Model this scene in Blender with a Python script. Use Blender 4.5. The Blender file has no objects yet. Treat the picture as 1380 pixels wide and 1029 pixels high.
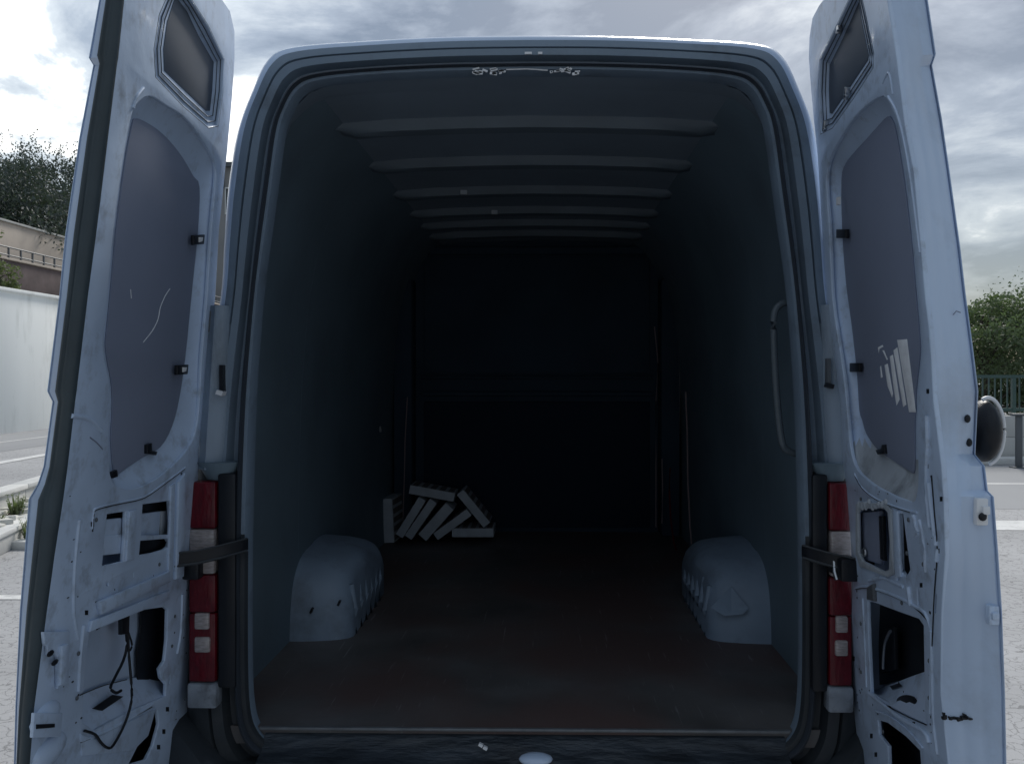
import bpy, bmesh, math, random
from mathutils import Vector, Matrix, noise as mnoise
R = math.radians
rnd = random.Random(7)
scene = bpy.context.scene
C = scene.collection

# ------------------------------------------------------------------ camera
F, CX, CY, YAW, EYE = 1150.0, 717.0, 505.0, R(1.0), 1.65
cd = bpy.data.cameras.new('camera')
cam = bpy.data.objects.new('camera', cd); C.objects.link(cam)
cam.location = (0, 0, EYE); cam.rotation_euler = (R(90), 0, YAW)
cd.sensor_width = 36; cd.lens = 36 * F / 1380
cd.shift_x = -(CX - 690) / 1380; cd.shift_y = -(514.5 - CY) / 1380
cd.clip_start = 0.05; cd.clip_end = 2000
scene.camera = cam

# ------------------------------------------------------------------ sky, sun, exposure
SUN_EL, SUN_AZ = R(42), R(15)          # azimuth measured from +Y towards +X
w = bpy.data.worlds.new('World'); scene.world = w; w.use_nodes = True
nt = w.node_tree; nt.nodes.clear()
def N(t, **k):
    n = nt.nodes.new(t)
    for a, b in k.items(): setattr(n, a, b)
    return n
def L(a, b): nt.links.new(a, b)
def M_(op, a, b=None, c=None):
    n = N('ShaderNodeMath', operation=op)
    for i, v in enumerate((a, b, c)):
        if v is None: continue
        if isinstance(v, (int, float)): n.inputs[i].default_value = v
        else: L(v, n.inputs[i])
    return n.outputs[0]
sky = N('ShaderNodeTexSky', sky_type='NISHITA', sun_disc=False, sun_elevation=SUN_EL, sun_rotation=SUN_AZ)
bg1 = N('ShaderNodeBackground'); bg1.inputs[1].default_value = 0.1; L(sky.outputs[0], bg1.inputs[0])
tc = N('ShaderNodeTexCoord'); sep = N('ShaderNodeSeparateXYZ'); L(tc.outputs['Generated'], sep.inputs[0])
zc = M_('MAXIMUM', sep.outputs[2], 0.0); zz = M_('ADD', zc, 0.24)
cmb = N('ShaderNodeCombineXYZ'); L(M_('DIVIDE', sep.outputs[0], zz), cmb.inputs[0]); L(M_('DIVIDE', sep.outputs[1], zz), cmb.inputs[1])
cmb.inputs[2].default_value = 3.7
n1 = N('ShaderNodeTexNoise'); n1.inputs['Scale'].default_value = 2.0; n1.inputs['Detail'].default_value = 9; n1.inputs['Roughness'].default_value = 0.6
n1.inputs['Distortion'].default_value = 0.35
L(cmb.outputs[0], n1.inputs['Vector'])
sd = Vector((math.sin(R(-31)) * math.cos(R(19)), math.cos(R(-31)) * math.cos(R(19)), math.sin(R(19))))
dot = N('ShaderNodeVectorMath', operation='DOT_PRODUCT'); L(tc.outputs['Generated'], dot.inputs[0]); dot.inputs[1].default_value = sd
nd = N('ShaderNodeVectorMath', operation='DOT_PRODUCT'); L(tc.outputs['Generated'], nd.inputs[0])
nd.inputs[1].default_value = (math.sin(SUN_AZ) * math.cos(SUN_EL), math.cos(SUN_AZ) * math.cos(SUN_EL), math.sin(SUN_EL))
glow = M_('POWER', M_('MAXIMUM', dot.outputs['Value'], 0.0), 22.0)
val = M_('ADD', n1.outputs['Fac'], M_('MULTIPLY', glow, 0.19))
ramp = N('ShaderNodeValToRGB'); L(val, ramp.inputs[0])
e = ramp.color_ramp.elements
e[0].position = 0.445; e[0].color = (0.075, 0.095, 0.12, 1)
e[1].position = 0.72; e[1].color = (1.0, 0.97, 0.90, 1)
for p, c in ((0.54, (0.18, 0.205, 0.235)), (0.63, (0.36, 0.385, 0.395))):
    x = ramp.color_ramp.elements.new(p); x.color = (*c, 1)
grad = M_('MULTIPLY_ADD', zc, 1.25, 0.50)
amp = M_('ADD', grad, M_('MULTIPLY', glow, 0.35))
bg2 = N('ShaderNodeBackground'); L(ramp.outputs[0], bg2.inputs[0]); L(amp, bg2.inputs[1])
mx = N('ShaderNodeMixShader'); mx.inputs[0].default_value = 0.82
L(bg1.outputs[0], mx.inputs[1]); L(bg2.outputs[0], mx.inputs[2])
wo = N('ShaderNodeOutputWorld'); L(mx.outputs[0], wo.inputs[0])

sl = bpy.data.lights.new('sun', 'SUN'); sl.energy = 1.5; sl.angle = R(14); sl.color = (1, 0.96, 0.9)
so = bpy.data.objects.new('sun', sl); C.objects.link(so)
sv = Vector((math.sin(SUN_AZ) * math.cos(SUN_EL), math.cos(SUN_AZ) * math.cos(SUN_EL), math.sin(SUN_EL)))
so.rotation_euler = sv.to_track_quat('Z', 'Y').to_euler(); so.location = sv * 40

vs = scene.view_settings
vs.view_transform = 'Standard'; vs.look = 'None'; vs.gamma = 1; vs.use_curve_mapping = False
vs.exposure = 0.9
scene.cycles.use_denoising = True
scene.cycles.max_bounces = 10; scene.cycles.diffuse_bounces = 8

# ------------------------------------------------------------------ pixel rays (measurement helper)
def ray(px, py):
    x = (px - CX) / F; z = (CY - py) / F
    c, s = math.cos(YAW), math.sin(YAW)
    return Vector((-s + x * c, c + x * s, z))
def at(px, py, Y):
    d = ray(px, py); t = Y / d.y
    return Vector((d.x * t, Y, EYE + d.z * t))

# ------------------------------------------------------------------ materials
def mat(name, col, rough=0.5, metal=0.0, spec=0.5, coat=0.0, var=0.0, vscale=6.0, bump=0.0, bscale=60.0, dirt=None, dirt_amt=0.0, dirt_scale=5.0, stretch=(1, 1, 1), trans=0.0, bdist=0.01):
    m = bpy.data.materials.new(name); m.use_nodes = True
    t = m.node_tree; b = t.nodes['Principled BSDF']
    b.inputs['Roughness'].default_value = rough; b.inputs['Metallic'].default_value = metal
    b.inputs['Specular IOR Level'].default_value = spec
    b.inputs['Coat Weight'].default_value = coat
    b.inputs['Coat Roughness'].default_value = 0.1
    tcn = t.nodes.new('ShaderNodeTexCoord'); mp = t.nodes.new('ShaderNodeMapping'); mp.inputs['Scale'].default_value = stretch
    t.links.new(tcn.outputs['Object'], mp.inputs['Vector'])
    cur = None
    if var > 0 or dirt:
        nz = t.nodes.new('ShaderNodeTexNoise'); nz.inputs['Scale'].default_value = vscale; nz.inputs['Detail'].default_value = 6
        t.links.new(mp.outputs[0], nz.inputs['Vector'])
        mr = t.nodes.new('ShaderNodeMapRange'); mr.inputs[1].default_value = 0.3; mr.inputs[2].default_value = 0.7
        mr.inputs[3].default_value = 1 - var; mr.inputs[4].default_value = 1 + var
        t.links.new(nz.outputs['Fac'], mr.inputs[0])
        mul = t.nodes.new('ShaderNodeVectorMath'); mul.operation = 'SCALE'; mul.inputs[0].default_value = col
        t.links.new(mr.outputs[0], mul.inputs['Scale']); cur = mul.outputs[0]
    if dirt:
        n2 = t.nodes.new('ShaderNodeTexNoise'); n2.inputs['Scale'].default_value = dirt_scale; n2.inputs['Detail'].default_value = 10; n2.inputs['Roughness'].default_value = 0.68
        t.links.new(mp.outputs[0], n2.inputs['Vector'])
        m2 = t.nodes.new('ShaderNodeMapRange'); m2.inputs[1].default_value = 0.52; m2.inputs[2].default_value = 0.72; m2.inputs[3].default_value = 0; m2.inputs[4].default_value = dirt_amt
        t.links.new(n2.outputs['Fac'], m2.inputs[0])
        mix = t.nodes.new('ShaderNodeMix'); mix.data_type = 'RGBA'
        t.links.new(m2.outputs[0], mix.inputs[0]); t.links.new(cur, mix.inputs[6]); mix.inputs[7].default_value = (*dirt, 1)
        cur = mix.outputs[2]
    if cur: t.links.new(cur, b.inputs['Base Color'])
    else: b.inputs['Base Color'].default_value = (*col, 1)
    if bump > 0:
        n3 = t.nodes.new('ShaderNodeTexNoise'); n3.inputs['Scale'].default_value = bscale; n3.inputs['Detail'].default_value = 8
        t.links.new(mp.outputs[0], n3.inputs['Vector'])
        bp = t.nodes.new('ShaderNodeBump'); bp.inputs['Strength'].default_value = bump; bp.inputs['Distance'].default_value = bdist
        t.links.new(n3.outputs['Fac'], bp.inputs['Height']); t.links.new(bp.outputs[0], b.inputs['Normal'])
    if trans > 0:
        tr = t.nodes.new('ShaderNodeBsdfTranslucent'); tr.inputs[0].default_value = (col[0] * 1.3, col[1] * 1.5, col[2] * 0.8, 1)
        ms = t.nodes.new('ShaderNodeMixShader'); ms.inputs[0].default_value = trans
        t.links.new(b.outputs[0], ms.inputs[1]); t.links.new(tr.outputs[0], ms.inputs[2])
        t.links.new(ms.outputs[0], t.nodes['Material Output'].inputs['Surface'])
    return m

PAINT = (0.51, 0.62, 0.78)  # white body paint, with the blue of the shade put into its colour
FRAME = (0.17, 0.225, 0.285)  # same white paint as a darker copy, shade put into the colour
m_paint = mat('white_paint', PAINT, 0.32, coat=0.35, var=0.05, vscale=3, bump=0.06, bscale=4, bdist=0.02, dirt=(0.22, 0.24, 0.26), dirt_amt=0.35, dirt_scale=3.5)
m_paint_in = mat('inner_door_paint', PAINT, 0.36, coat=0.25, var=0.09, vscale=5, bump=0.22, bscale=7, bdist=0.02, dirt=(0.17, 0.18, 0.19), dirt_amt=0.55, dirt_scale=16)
m_frame = mat('shaded_frame_paint', FRAME, 0.4, coat=0.2, var=0.08, vscale=4, bump=0.08, bscale=5, bdist=0.02, dirt=(0.08, 0.09, 0.10), dirt_amt=0.6, dirt_scale=6)
m_paint_old = mat('scuffed_paint', (0.42, 0.46, 0.50), 0.5, var=0.12, vscale=8, bump=0.2, bscale=20, dirt=(0.10, 0.11, 0.12), dirt_amt=0.8, dirt_scale=7)
m_scuff = mat('scuffed_bracket', (0.24, 0.27, 0.31), 0.55, var=0.3, vscale=14, bump=0.5, bscale=25, dirt=(0.06, 0.065, 0.07), dirt_amt=0.85, dirt_scale=16)
m_board = mat('grey_trim_board', (0.215, 0.245, 0.325), 0.62, var=0.05, vscale=3, bump=0.12, bscale=500, bdist=0.001)
m_board2 = mat('dark_trim_board', (0.07, 0.09, 0.12), 0.6, var=0.05, vscale=3)
m_rubber = mat('rubber_seal', (0.036, 0.053, 0.062), 0.55, var=0.15, vscale=12, bump=0.1, bscale=80)
m_seal = mat('opening_seal_rubber', (0.03, 0.038, 0.05), 0.6)
m_hcover = mat('hinge_cover_paint', (0.24, 0.30, 0.37), 0.45, var=0.12, vscale=9, bump=0.2, bscale=12, dirt=(0.10, 0.12, 0.13), dirt_amt=0.7, dirt_scale=10, stretch=(1, 1, .3))
m_black = mat('black_plastic', (0.010, 0.012, 0.016), 0.4, spec=0.35, var=0.2, vscale=10, bump=0.15, bscale=200, bdist=0.002)
m_bumper = mat('bumper_plastic', (0.026, 0.032, 0.038), 0.55, var=0.2, vscale=6, bump=0.25, bscale=250, bdist=0.002, dirt=(0.09, 0.09, 0.09), dirt_amt=0.4, dirt_scale=4)
m_steel = mat('bare_steel', (0.45, 0.46, 0.47), 0.3, metal=1.0)
m_white = mat('white_plastic', (0.75, 0.76, 0.77), 0.4)
m_lining = mat('grey_lining', (0.14, 0.195, 0.235), 0.6, var=0.12, vscale=2.2, bump=0.1, bscale=40, dirt=(0.10, 0.12, 0.15), dirt_amt=0.5, dirt_scale=2.5)
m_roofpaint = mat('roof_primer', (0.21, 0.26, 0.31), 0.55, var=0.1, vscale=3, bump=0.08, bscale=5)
m_rib = mat('roof_rib_primer', (0.13, 0.165, 0.195), 0.6, var=0.12, vscale=5)
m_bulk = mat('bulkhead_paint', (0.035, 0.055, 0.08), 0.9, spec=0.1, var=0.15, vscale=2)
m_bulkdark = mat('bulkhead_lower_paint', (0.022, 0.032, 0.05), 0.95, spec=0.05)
m_trim = mat('faded_trim', (0.26, 0.19, 0.19), 0.6)
m_arch = mat('wheel_arch_paint', (0.24, 0.31, 0.40), 0.5, var=0.1, vscale=5, bump=0.25, bscale=5, bdist=0.03, dirt=(0.12, 0.14, 0.16), dirt_amt=0.7, dirt_scale=4)
m_sill = mat('worn_sill', (0.026, 0.034, 0.043), 0.5, var=0.5, vscale=12, bump=0.9, bscale=26, bdist=0.015, dirt=(0.09, 0.10, 0.11), dirt_amt=0.7, dirt_scale=9, stretch=(.45, 1, 2.2))
m_alu = mat('aluminium_strip', (0.17, 0.18, 0.19), 0.5, metal=0.3, var=0.2, vscale=20)
m_red = mat('red_lens', (0.10, 0.002, 0.008), 0.3, spec=0.3, coat=0.25, var=0.3, vscale=90, bump=0.5, bscale=140, bdist=0.004, stretch=(1, 1, .35))
m_clear = mat('clear_lens', (0.33, 0.29, 0.28), 0.2, coat=0.6, var=0.25, vscale=60, stretch=(1, 1, 4))
m_tyre = mat('tyre_rubber', (0.02, 0.02, 0.02), 0.8)
m_glass = mat('dark_glass', (0.02, 0.025, 0.03), 0.08, coat=0.5)
m_chalk = mat('torn_sticker', (0.85, 0.86, 0.87), 0.7, var=0.12, vscale=30)
m_hand = mat('handle_plastic', (0.075, 0.095, 0.11), 0.4)
m_green = mat('green_railing_paint', (0.05, 0.095, 0.085), 0.5)
m_rail = mat('grey_railing_paint', (0.10, 0.11, 0.12), 0.5)
m_concrete = mat('pale_concrete', (0.52, 0.52, 0.50), 0.85, var=0.1, vscale=1.5, bump=0.2, bscale=20, dirt=(0.33, 0.33, 0.31), dirt_amt=0.5, dirt_scale=0.9, stretch=(1, 1, 0.3))
m_wallw = mat('white_render', (0.86, 0.88, 0.86), 0.85, var=0.05, vscale=0.6, bump=0.1, bscale=15, dirt=(0.55, 0.57, 0.54), dirt_amt=0.85, dirt_scale=0.9, stretch=(1, 1, 0.22))
m_beige = mat('beige_render', (0.52, 0.455, 0.39), 0.9, var=0.12, vscale=0.5, dirt=(0.36, 0.32, 0.28), dirt_amt=0.5, dirt_scale=0.6)
m_brown = mat('brown_brick_face', (0.13, 0.10, 0.10), 0.9, var=0.25, vscale=2, dirt=(0.08, 0.08, 0.075), dirt_amt=0.6, dirt_scale=0.9)
m_stone = mat('pale_stone', (0.60, 0.59, 0.54), 0.9, var=0.15, vscale=5, bump=0.4, bscale=15)
m_kerb = mat('kerb_concrete', (0.62, 0.62, 0.60), 0.85, var=0.1, vscale=4, bump=0.2, bscale=30)
m_soil = mat('soil', (0.14, 0.13, 0.10), 0.95, var=0.3, vscale=3, bump=0.5, bscale=12)
m_line = mat('road_paint', (0.66, 0.66, 0.645), 0.8, var=0.12, vscale=3, dirt=(0.36, 0.36, 0.36), dirt_amt=0.85, dirt_scale=9)
m_bark = mat('bark', (0.06, 0.05, 0.04), 0.9)
m_leaf_dark = mat('dark_foliage', (0.062, 0.08, 0.076), 0.6, var=0.4, vscale=1.2, trans=0.2)
m_leaf = mat('green_foliage', (0.10, 0.135, 0.075), 0.6, var=0.4, vscale=1.2, trans=0.3)
m_leaf_pale = mat('pale_foliage', (0.13, 0.16, 0.08), 0.6, var=0.4, vscale=2, trans=0.3)
m_facade = mat('grey_facade', (0.30, 0.30, 0.30), 0.85, var=0.1, vscale=0.4)

# asphalt with a crack network
m_asph = mat('asphalt', (0.38, 0.38, 0.385), 0.85, var=0.12, vscale=0.6, bump=0.5, bscale=160, bdist=0.004, dirt=(0.27, 0.27, 0.275), dirt_amt=0.5, dirt_scale=0.7)
t = m_asph.node_tree; b = t.nodes['Principled BSDF']
vo = t.nodes.new('ShaderNodeTexVoronoi'); vo.feature = 'DISTANCE_TO_EDGE'; vo.inputs['Scale'].default_value = 12
nw = t.nodes.new('ShaderNodeTexNoise'); nw.inputs['Scale'].default_value = 9; nw.inputs['Detail'].default_value = 5
tcn = t.nodes.new('ShaderNodeTexCoord'); t.links.new(tcn.outputs['Object'], nw.inputs['Vector'])
va = t.nodes.new('ShaderNodeVectorMath'); va.operation = 'MULTIPLY_ADD'; va.inputs[1].default_value = (0.22, 0.22, 0)
t.links.new(nw.outputs['Color'], va.inputs[0]); t.links.new(tcn.outputs['Object'], va.inputs[2]); t.links.new(va.outputs[0], vo.inputs['Vector'])
mr = t.nodes.new('ShaderNodeMapRange'); mr.inputs[1].default_value = 0.0; mr.inputs[2].default_value = 0.05; mr.inputs[3].default_value = 0.5; mr.inputs[4].default_value = 1.0
t.links.new(vo.outputs['Distance'], mr.inputs[0])
src = b.inputs['Base Color'].links[0].from_socket
sc_ = t.nodes.new('ShaderNodeVectorMath'); sc_.operation = 'SCALE'
t.links.new(src, sc_.inputs[0]); t.links.new(mr.outputs[0], sc_.inputs['Scale']); t.links.new(sc_.outputs[0], b.inputs['Base Color'])

# worn plywood floor with scratches
m_floor = mat('worn_plywood', (0.115, 0.110, 0.108), 0.5, spec=0.4, var=0.35, vscale=3.0, bump=0.25, bscale=30, bdist=0.004, dirt=(0.17, 0.17, 0.175), dirt_amt=0.45, dirt_scale=3.5)
t = m_floor.node_tree; b = t.nodes['Principled BSDF']
tcn = t.nodes.new('ShaderNodeTexCoord')
src = b.inputs['Base Color'].links[0].from_socket
def scratch(rot, scl, lo, hi, amt):
    global src
    mp = t.nodes.new('ShaderNodeMapping'); mp.inputs['Rotation'].default_value = (0, 0, rot); mp.inputs['Scale'].default_value = scl
    t.links.new(tcn.outputs['Object'], mp.inputs['Vector'])
    nz = t.nodes.new('ShaderNodeTexNoise'); nz.inputs['Scale'].default_value = 1; nz.inputs['Detail'].default_value = 4
    t.links.new(mp.outputs[0], nz.inputs['Vector'])
    m = t.nodes.new('ShaderNodeMapRange'); m.inputs[1].default_value = lo; m.inputs[2].default_value = hi; m.inputs[3].default_value = 0; m.inputs[4].default_value = amt
    t.links.new(nz.outputs['Fac'], m.inputs[0])
    mi = t.nodes.new('ShaderNodeMix'); mi.data_type = 'RGBA'
    t.links.new(m.outputs[0], mi.inputs[0]); t.links.new(src, mi.inputs[6]); mi.inputs[7].default_value = (0.42, 0.41, 0.41, 1); src = mi.outputs[2]
pn = t.nodes.new('ShaderNodeTexNoise'); pn.inputs['Scale'].default_value = 1.6; pn.inputs['Detail'].default_value = 7; t.links.new(tcn.outputs['Object'], pn.inputs['Vector'])
pm = t.nodes.new('ShaderNodeMapRange'); pm.inputs[1].default_value = 0.42; pm.inputs[2].default_value = 0.6; t.links.new(pn.outputs['Fac'], pm.inputs[0])
pi_ = t.nodes.new('ShaderNodeMix'); pi_.data_type = 'RGBA'; t.links.new(pm.outputs[0], pi_.inputs[0]); t.links.new(src, pi_.inputs[6]); pi_.inputs[7].default_value = (0.125, 0.085, 0.078, 1); src = pi_.outputs[2]
scratch(0.05, (90, 2.6, 1), 0.68, 0.78, 0.5)
scratch(1.45, (60, 4.0, 1), 0.68, 0.78, 0.5)
scratch(0.4, (50, 5.0, 1), 0.69, 0.79, 0.45)
t.links.new(src, b.inputs['Base Color'])

# ribbed block faces
m_block = mat('pale_block', (0.50, 0.53, 0.57), 0.85, var=0.12, vscale=12, bump=0.3, bscale=60, bdist=0.003)
m_blockf = mat('block_ribbed_face', (0.17, 0.15, 0.15), 0.9, var=0.2, vscale=12)

# ------------------------------------------------------------------ mesh helpers
class MB:
    def __init__(s): s.v = []; s.f = []; s.m = []
    def add(s, vs, fs, mi=0):
        o = len(s.v); s.v += [Vector(v) for v in vs]
        for f in fs: s.f.append([i + o for i in f]); s.m.append(mi)
    def box(s, c, d, rot=None, mi=0):
        rot = rot or Matrix.Identity(3)
        p = [Vector(c) + rot @ Vector((x * d[0] / 2, y * d[1] / 2, z * d[2] / 2)) for x in (-1, 1) for y in (-1, 1) for z in (-1, 1)]
        s.add(p, [(0, 1, 3, 2), (4, 6, 7, 5), (0, 4, 5, 1), (2, 3, 7, 6), (0, 2, 6, 4), (1, 5, 7, 3)], mi)
    def loft(s, rows, closed=False, mi=0, cap=False):
        n = len(rows[0]); vs_ = [p for r in rows for p in r]; fs = []
        for i in range(len(rows) - 1):
            for j in range(n if closed else n - 1):
                k = (j + 1) % n
                fs.append((i * n + j, i * n + k, (i + 1) * n + k, (i + 1) * n + j))
        if cap and closed:
            fs.append(tuple(range(n))[::-1]); o = (len(rows) - 1) * n; fs.append(tuple(range(o, o + n)))
        s.add(vs_, fs, mi)
    def tube(s, pts, r, n=8, mi=0):
        pts = [Vector(p) for p in pts]; rows = []
        for i, p in enumerate(pts):
            d = (pts[min(i + 1, len(pts) - 1)] - pts[max(i - 1, 0)]).normalized()
            u = d.cross(Vector((0, 0, 1)))
            if u.length < 1e-3: u = d.cross(Vector((1, 0, 0)))
            u.normalize(); q = d.cross(u); rr = r[i] if isinstance(r, (list, tuple)) else r
            rows.append([p + (u * math.cos(a) + q * math.sin(a)) * rr for a in [2 * math.pi * k / n for k in range(n)]])
        s.loft(rows, True, mi, cap=True)
    def ell(s, c, r, n=16, mi=0):
        rows = []
        for i in range(n // 2 + 1):
            th = math.pi * i / (n // 2) ; th = min(max(th, 0.02), math.pi - 0.02)
            rows.append([Vector(c) + Vector((r[0] * math.sin(th) * math.cos(a), r[1] * math.sin(th) * math.sin(a), r[2] * math.cos(th))) for a in [2 * math.pi * k / n for k in range(n)]])
        s.loft(rows, True, mi, cap=True)
    def build(s, name, mats, parent=None, bevel=0.0, smooth=40, org=None):
        return link(name, s.v, s.f, s.m, mats, parent, bevel, smooth, org)

def root_of(o):
    while o.parent: o = o.parent
    return o
def link(name, v, f, mi, mats, parent=None, bevel=0.0, smooth=40, org=None):
    me = bpy.data.meshes.new(name)
    org = root_of(parent).location if parent else Vector(org or (0, 0, 0))
    me.from_pydata([Vector(p) - org for p in v], [], f)
    if not isinstance(mats, (list, tuple)): mats = [mats]
    for m in mats: me.materials.append(m)
    if mi: me.polygons.foreach_set('material_index', mi)
    bm = bmesh.new(); bm.from_mesh(me)
    bmesh.ops.remove_doubles(bm, verts=bm.verts, dist=1e-5)
    bmesh.ops.recalc_face_normals(bm, faces=bm.faces)
    if bevel > 0:
        ed = [e for e in bm.edges if len(e.link_faces) == 2 and e.calc_face_angle(0) > 0.5]
        if ed: bmesh.ops.bevel(bm, geom=ed, offset=bevel, segments=2, affect='EDGES', profile=0.5)
    bm.to_mesh(me); bm.free()
    if smooth:
        me.shade_smooth(); me.set_sharp_from_angle(angle=R(smooth))
    o = bpy.data.objects.new(name, me); C.objects.link(o)
    if parent: o.parent = parent
    else: o.location = org
    return o
def thing(name, label, cat, loc, group=None):
    o = bpy.data.objects.new(name, None); C.objects.link(o); o.location = loc; o.empty_display_size = 0.2
    return tag(o, label, cat, group)
def tag(o, label, cat, group=None):
    o['label'] = label; o['category'] = cat
    if group: o['group'] = group
    return o
def structure(o): o['kind'] = 'structure'; return o
def stuff(o): o['kind'] = 'stuff'; return o

def smooth_loop(p, n=4, closed=True):
    out = []; m = len(p)
    rng = range(m) if closed else range(m - 1)
    for i in rng:
        p0 = p[(i - 1) % m] if closed or i > 0 else p[i]; p1 = p[i]; p2 = p[(i + 1) % m]
        p3 = p[(i + 2) % m] if closed or i + 2 < m else p2
        for k in range(n):
            t_ = k / n
            out.append(tuple(0.5 * ((2 * b_) + (-a_ + c_) * t_ + (2 * a_ - 5 * b_ + 4 * c_ - d_) * t_ ** 2 + (-a_ + 3 * b_ - 3 * c_ + d_) * t_ ** 3) for a_, b_, c_, d_ in zip(p0, p1, p2, p3)))
    if not closed: out.append(tuple(p[-1]))
    return out

def fill2d(outline, holes=(), half=0.002, bev=0.0, res=1):
    """closed plate from 2-D loops, with holes: returns verts (u, v, t) and faces"""
    cu = bpy.data.curves.new('plate', 'CURVE'); cu.dimensions = '2D'; cu.fill_mode = 'BOTH'
    cu.extrude = half; cu.bevel_depth = bev; cu.bevel_resolution = res
    for lp in [outline, *holes]:
        sp = cu.splines.new('POLY'); sp.points.add(len(lp) - 1); sp.use_cyclic_u = True
        for q, (a, b_) in zip(sp.points, lp): q.co = (a, b_, 0, 1)
    ob = bpy.data.objects.new('plate', cu); C.objects.link(ob)
    dg = bpy.context.evaluated_depsgraph_get()
    me = bpy.data.meshes.new_from_object(ob.evaluated_get(dg))
    v = [tuple(x.co) for x in me.vertices]; f = [list(p.vertices) for p in me.polygons]
    bpy.data.objects.remove(ob); bpy.data.curves.remove(cu); bpy.data.meshes.remove(me)
    return v, f

# ------------------------------------------------------------------ ground, road, painted lines
def sheet(name, pts, z, m, kind='structure'):
    o = link(name, [(x, y, z) for x, y in pts], [list(range(len(pts)))], [0], m, None, smooth=0); o['kind'] = kind; return o
sheet('ground', [(-400, -60), (400, -60), (400, 700), (-400, 700)], 0.0, m_asph)
m_road = mat('grey_road', (0.29, 0.295, 0.305), 0.85, var=0.12, vscale=0.25, bump=0.3, bscale=120, bdist=0.003, stretch=(1, 0.15, 1))
sheet('road', [(-15.0, -20), (-11.2, -20), (-12.4, 70), (-15.0, 70)], 0.004, m_road)
sheet('road_marking', [(-10.0, 10), (-9.75, 10), (-11.0, 30), (-11.3, 30)], 0.008, m_line)
sheet('road_marking', [(-13.2, 10), (-13.1, 10), (-13.6, 40), (-13.7, 40)], 0.008, m_line)
sheet('parking_marking', [(-9.0, 6.2), (-2.2, 6.2), (-2.2, 6.32), (-9.0, 6.32)], 0.004, m_line)
sheet('parking_marking', [(3.0, 9.15), (16, 9.15), (16, 9.75), (3.0, 9.75)], 0.004, m_line)
sheet('parking_marking', [(3.0, 13.0), (16, 13.0), (16, 13.12), (3.0, 13.12)], 0.004, m_line)
sheet('road', [(3.0, 10.6), (40, 10.6), (40, 15.4), (3.0, 15.4)], 0.002, m_road)

# raised terrace behind the retaining wall
mb = MB(); mb.box((-65, 30, 1.9), (99, 160, 3.9)); structure(mb.build('terrace', m_soil))
mb = MB(); mb.box((-60, 30, 5.6), (76, 160, 3.5)); structure(mb.build('hillside', m_soil))

# retaining wall along the left of the car park
rw = thing('retaining_wall', 'tall white concrete retaining wall beyond the road, left of the van', 'wall', (-15.2, 30, 0))
for i in range(13):
    y0 = -2 + i * 3.6
    mb = MB(); mb.box((-15.35 + rnd.uniform(-.008, .008), y0 + 1.8, 2.0), (0.3, 3.565, 4.0)); mb.build('panel', m_wallw, rw, bevel=0.01)
mb = MB(); mb.box((-15.34, 21.4, 4.05), (0.44, 47.2, 0.1)); mb.build('coping', m_wallw, rw, bevel=0.015)

bw = thing('brick_wall', 'low dark brown brick wall on the terrace, under the small railing', 'wall', (-17.5, 30, 3.85))
mb = MB(); mb.box((-17.65, 30, 4.6), (0.3, 50, 1.55)); mb.build('wall_face', m_brown, bw, bevel=0.02)
mb = MB(); mb.box((-17.64, 30, 5.41), (0.4, 50.1, 0.07)); mb.build('coping', m_beige, bw, bevel=0.01)
rl = thing('railing', 'thin dark metal railing standing on top of the brown wall', 'railing', (-17.6, 30, 5.45))
for zz_ in (5.82, 5.56):
    mb = MB(); mb.tube([(-17.6, 8, zz_), (-17.6, 55, zz_)], 0.028, 6); mb.build('rail', m_rail, rl)
for i in range(72):
    mb = MB(); mb.box((-17.6, 8.1 + i * .65, 5.63), (0.05, 0.05, 0.37)); mb.build('post', m_rail, rl)
gw = thing('terrace_wall', 'high beige rendered wall below the dark trees', 'wall', (-21, 36, 3.85))
mb = MB(); mb.box((-21.2, 36, 5.7), (0.4, 70, 3.75)); mb.build('wall_face', m_beige, gw, bevel=0.02)
mb = MB(); mb.box((-21.18, 36, 7.62), (0.5, 70.1, 0.09)); mb.build('coping', m_concrete, gw, bevel=0.01)

# building whose corner shows between the left door and the van
bl = thing('apartment_building', 'grey flat-roofed building far behind, glimpsed between left door and van', 'building', (-21, 54, 0))
mb = MB(); mb.box((-22.5, 55, 7.0), (10, 9, 14.0)); mb.build('wall', m_facade, bl)
mb = MB(); mb.box((-22.5, 55, 14.12), (10.6, 9.6, 0.28)); mb.build('roof', m_rail, bl)
for fl in range(4):
    for k in range(5):
        x0 = -26.5 + k * 2.0; z0 = 3.0 + fl * 3.0
        wm = MB(); wm.box((x0, 50.47, z0), (1.3, 0.10, 1.6)); wf = wm.build('window', m_wallw, bl)
        pm = MB(); pm.box((x0, 50.41, z0), (1.15, 0.05, 1.42)); pm.build('pane', m_glass, wf)
for k in range(14):
    mb = MB(); mb.box((-27.1 + k * .72, 50.3, 13.3), (0.12, 0.06, 1.2)); mb.build('slat', m_rail, bl)

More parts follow.
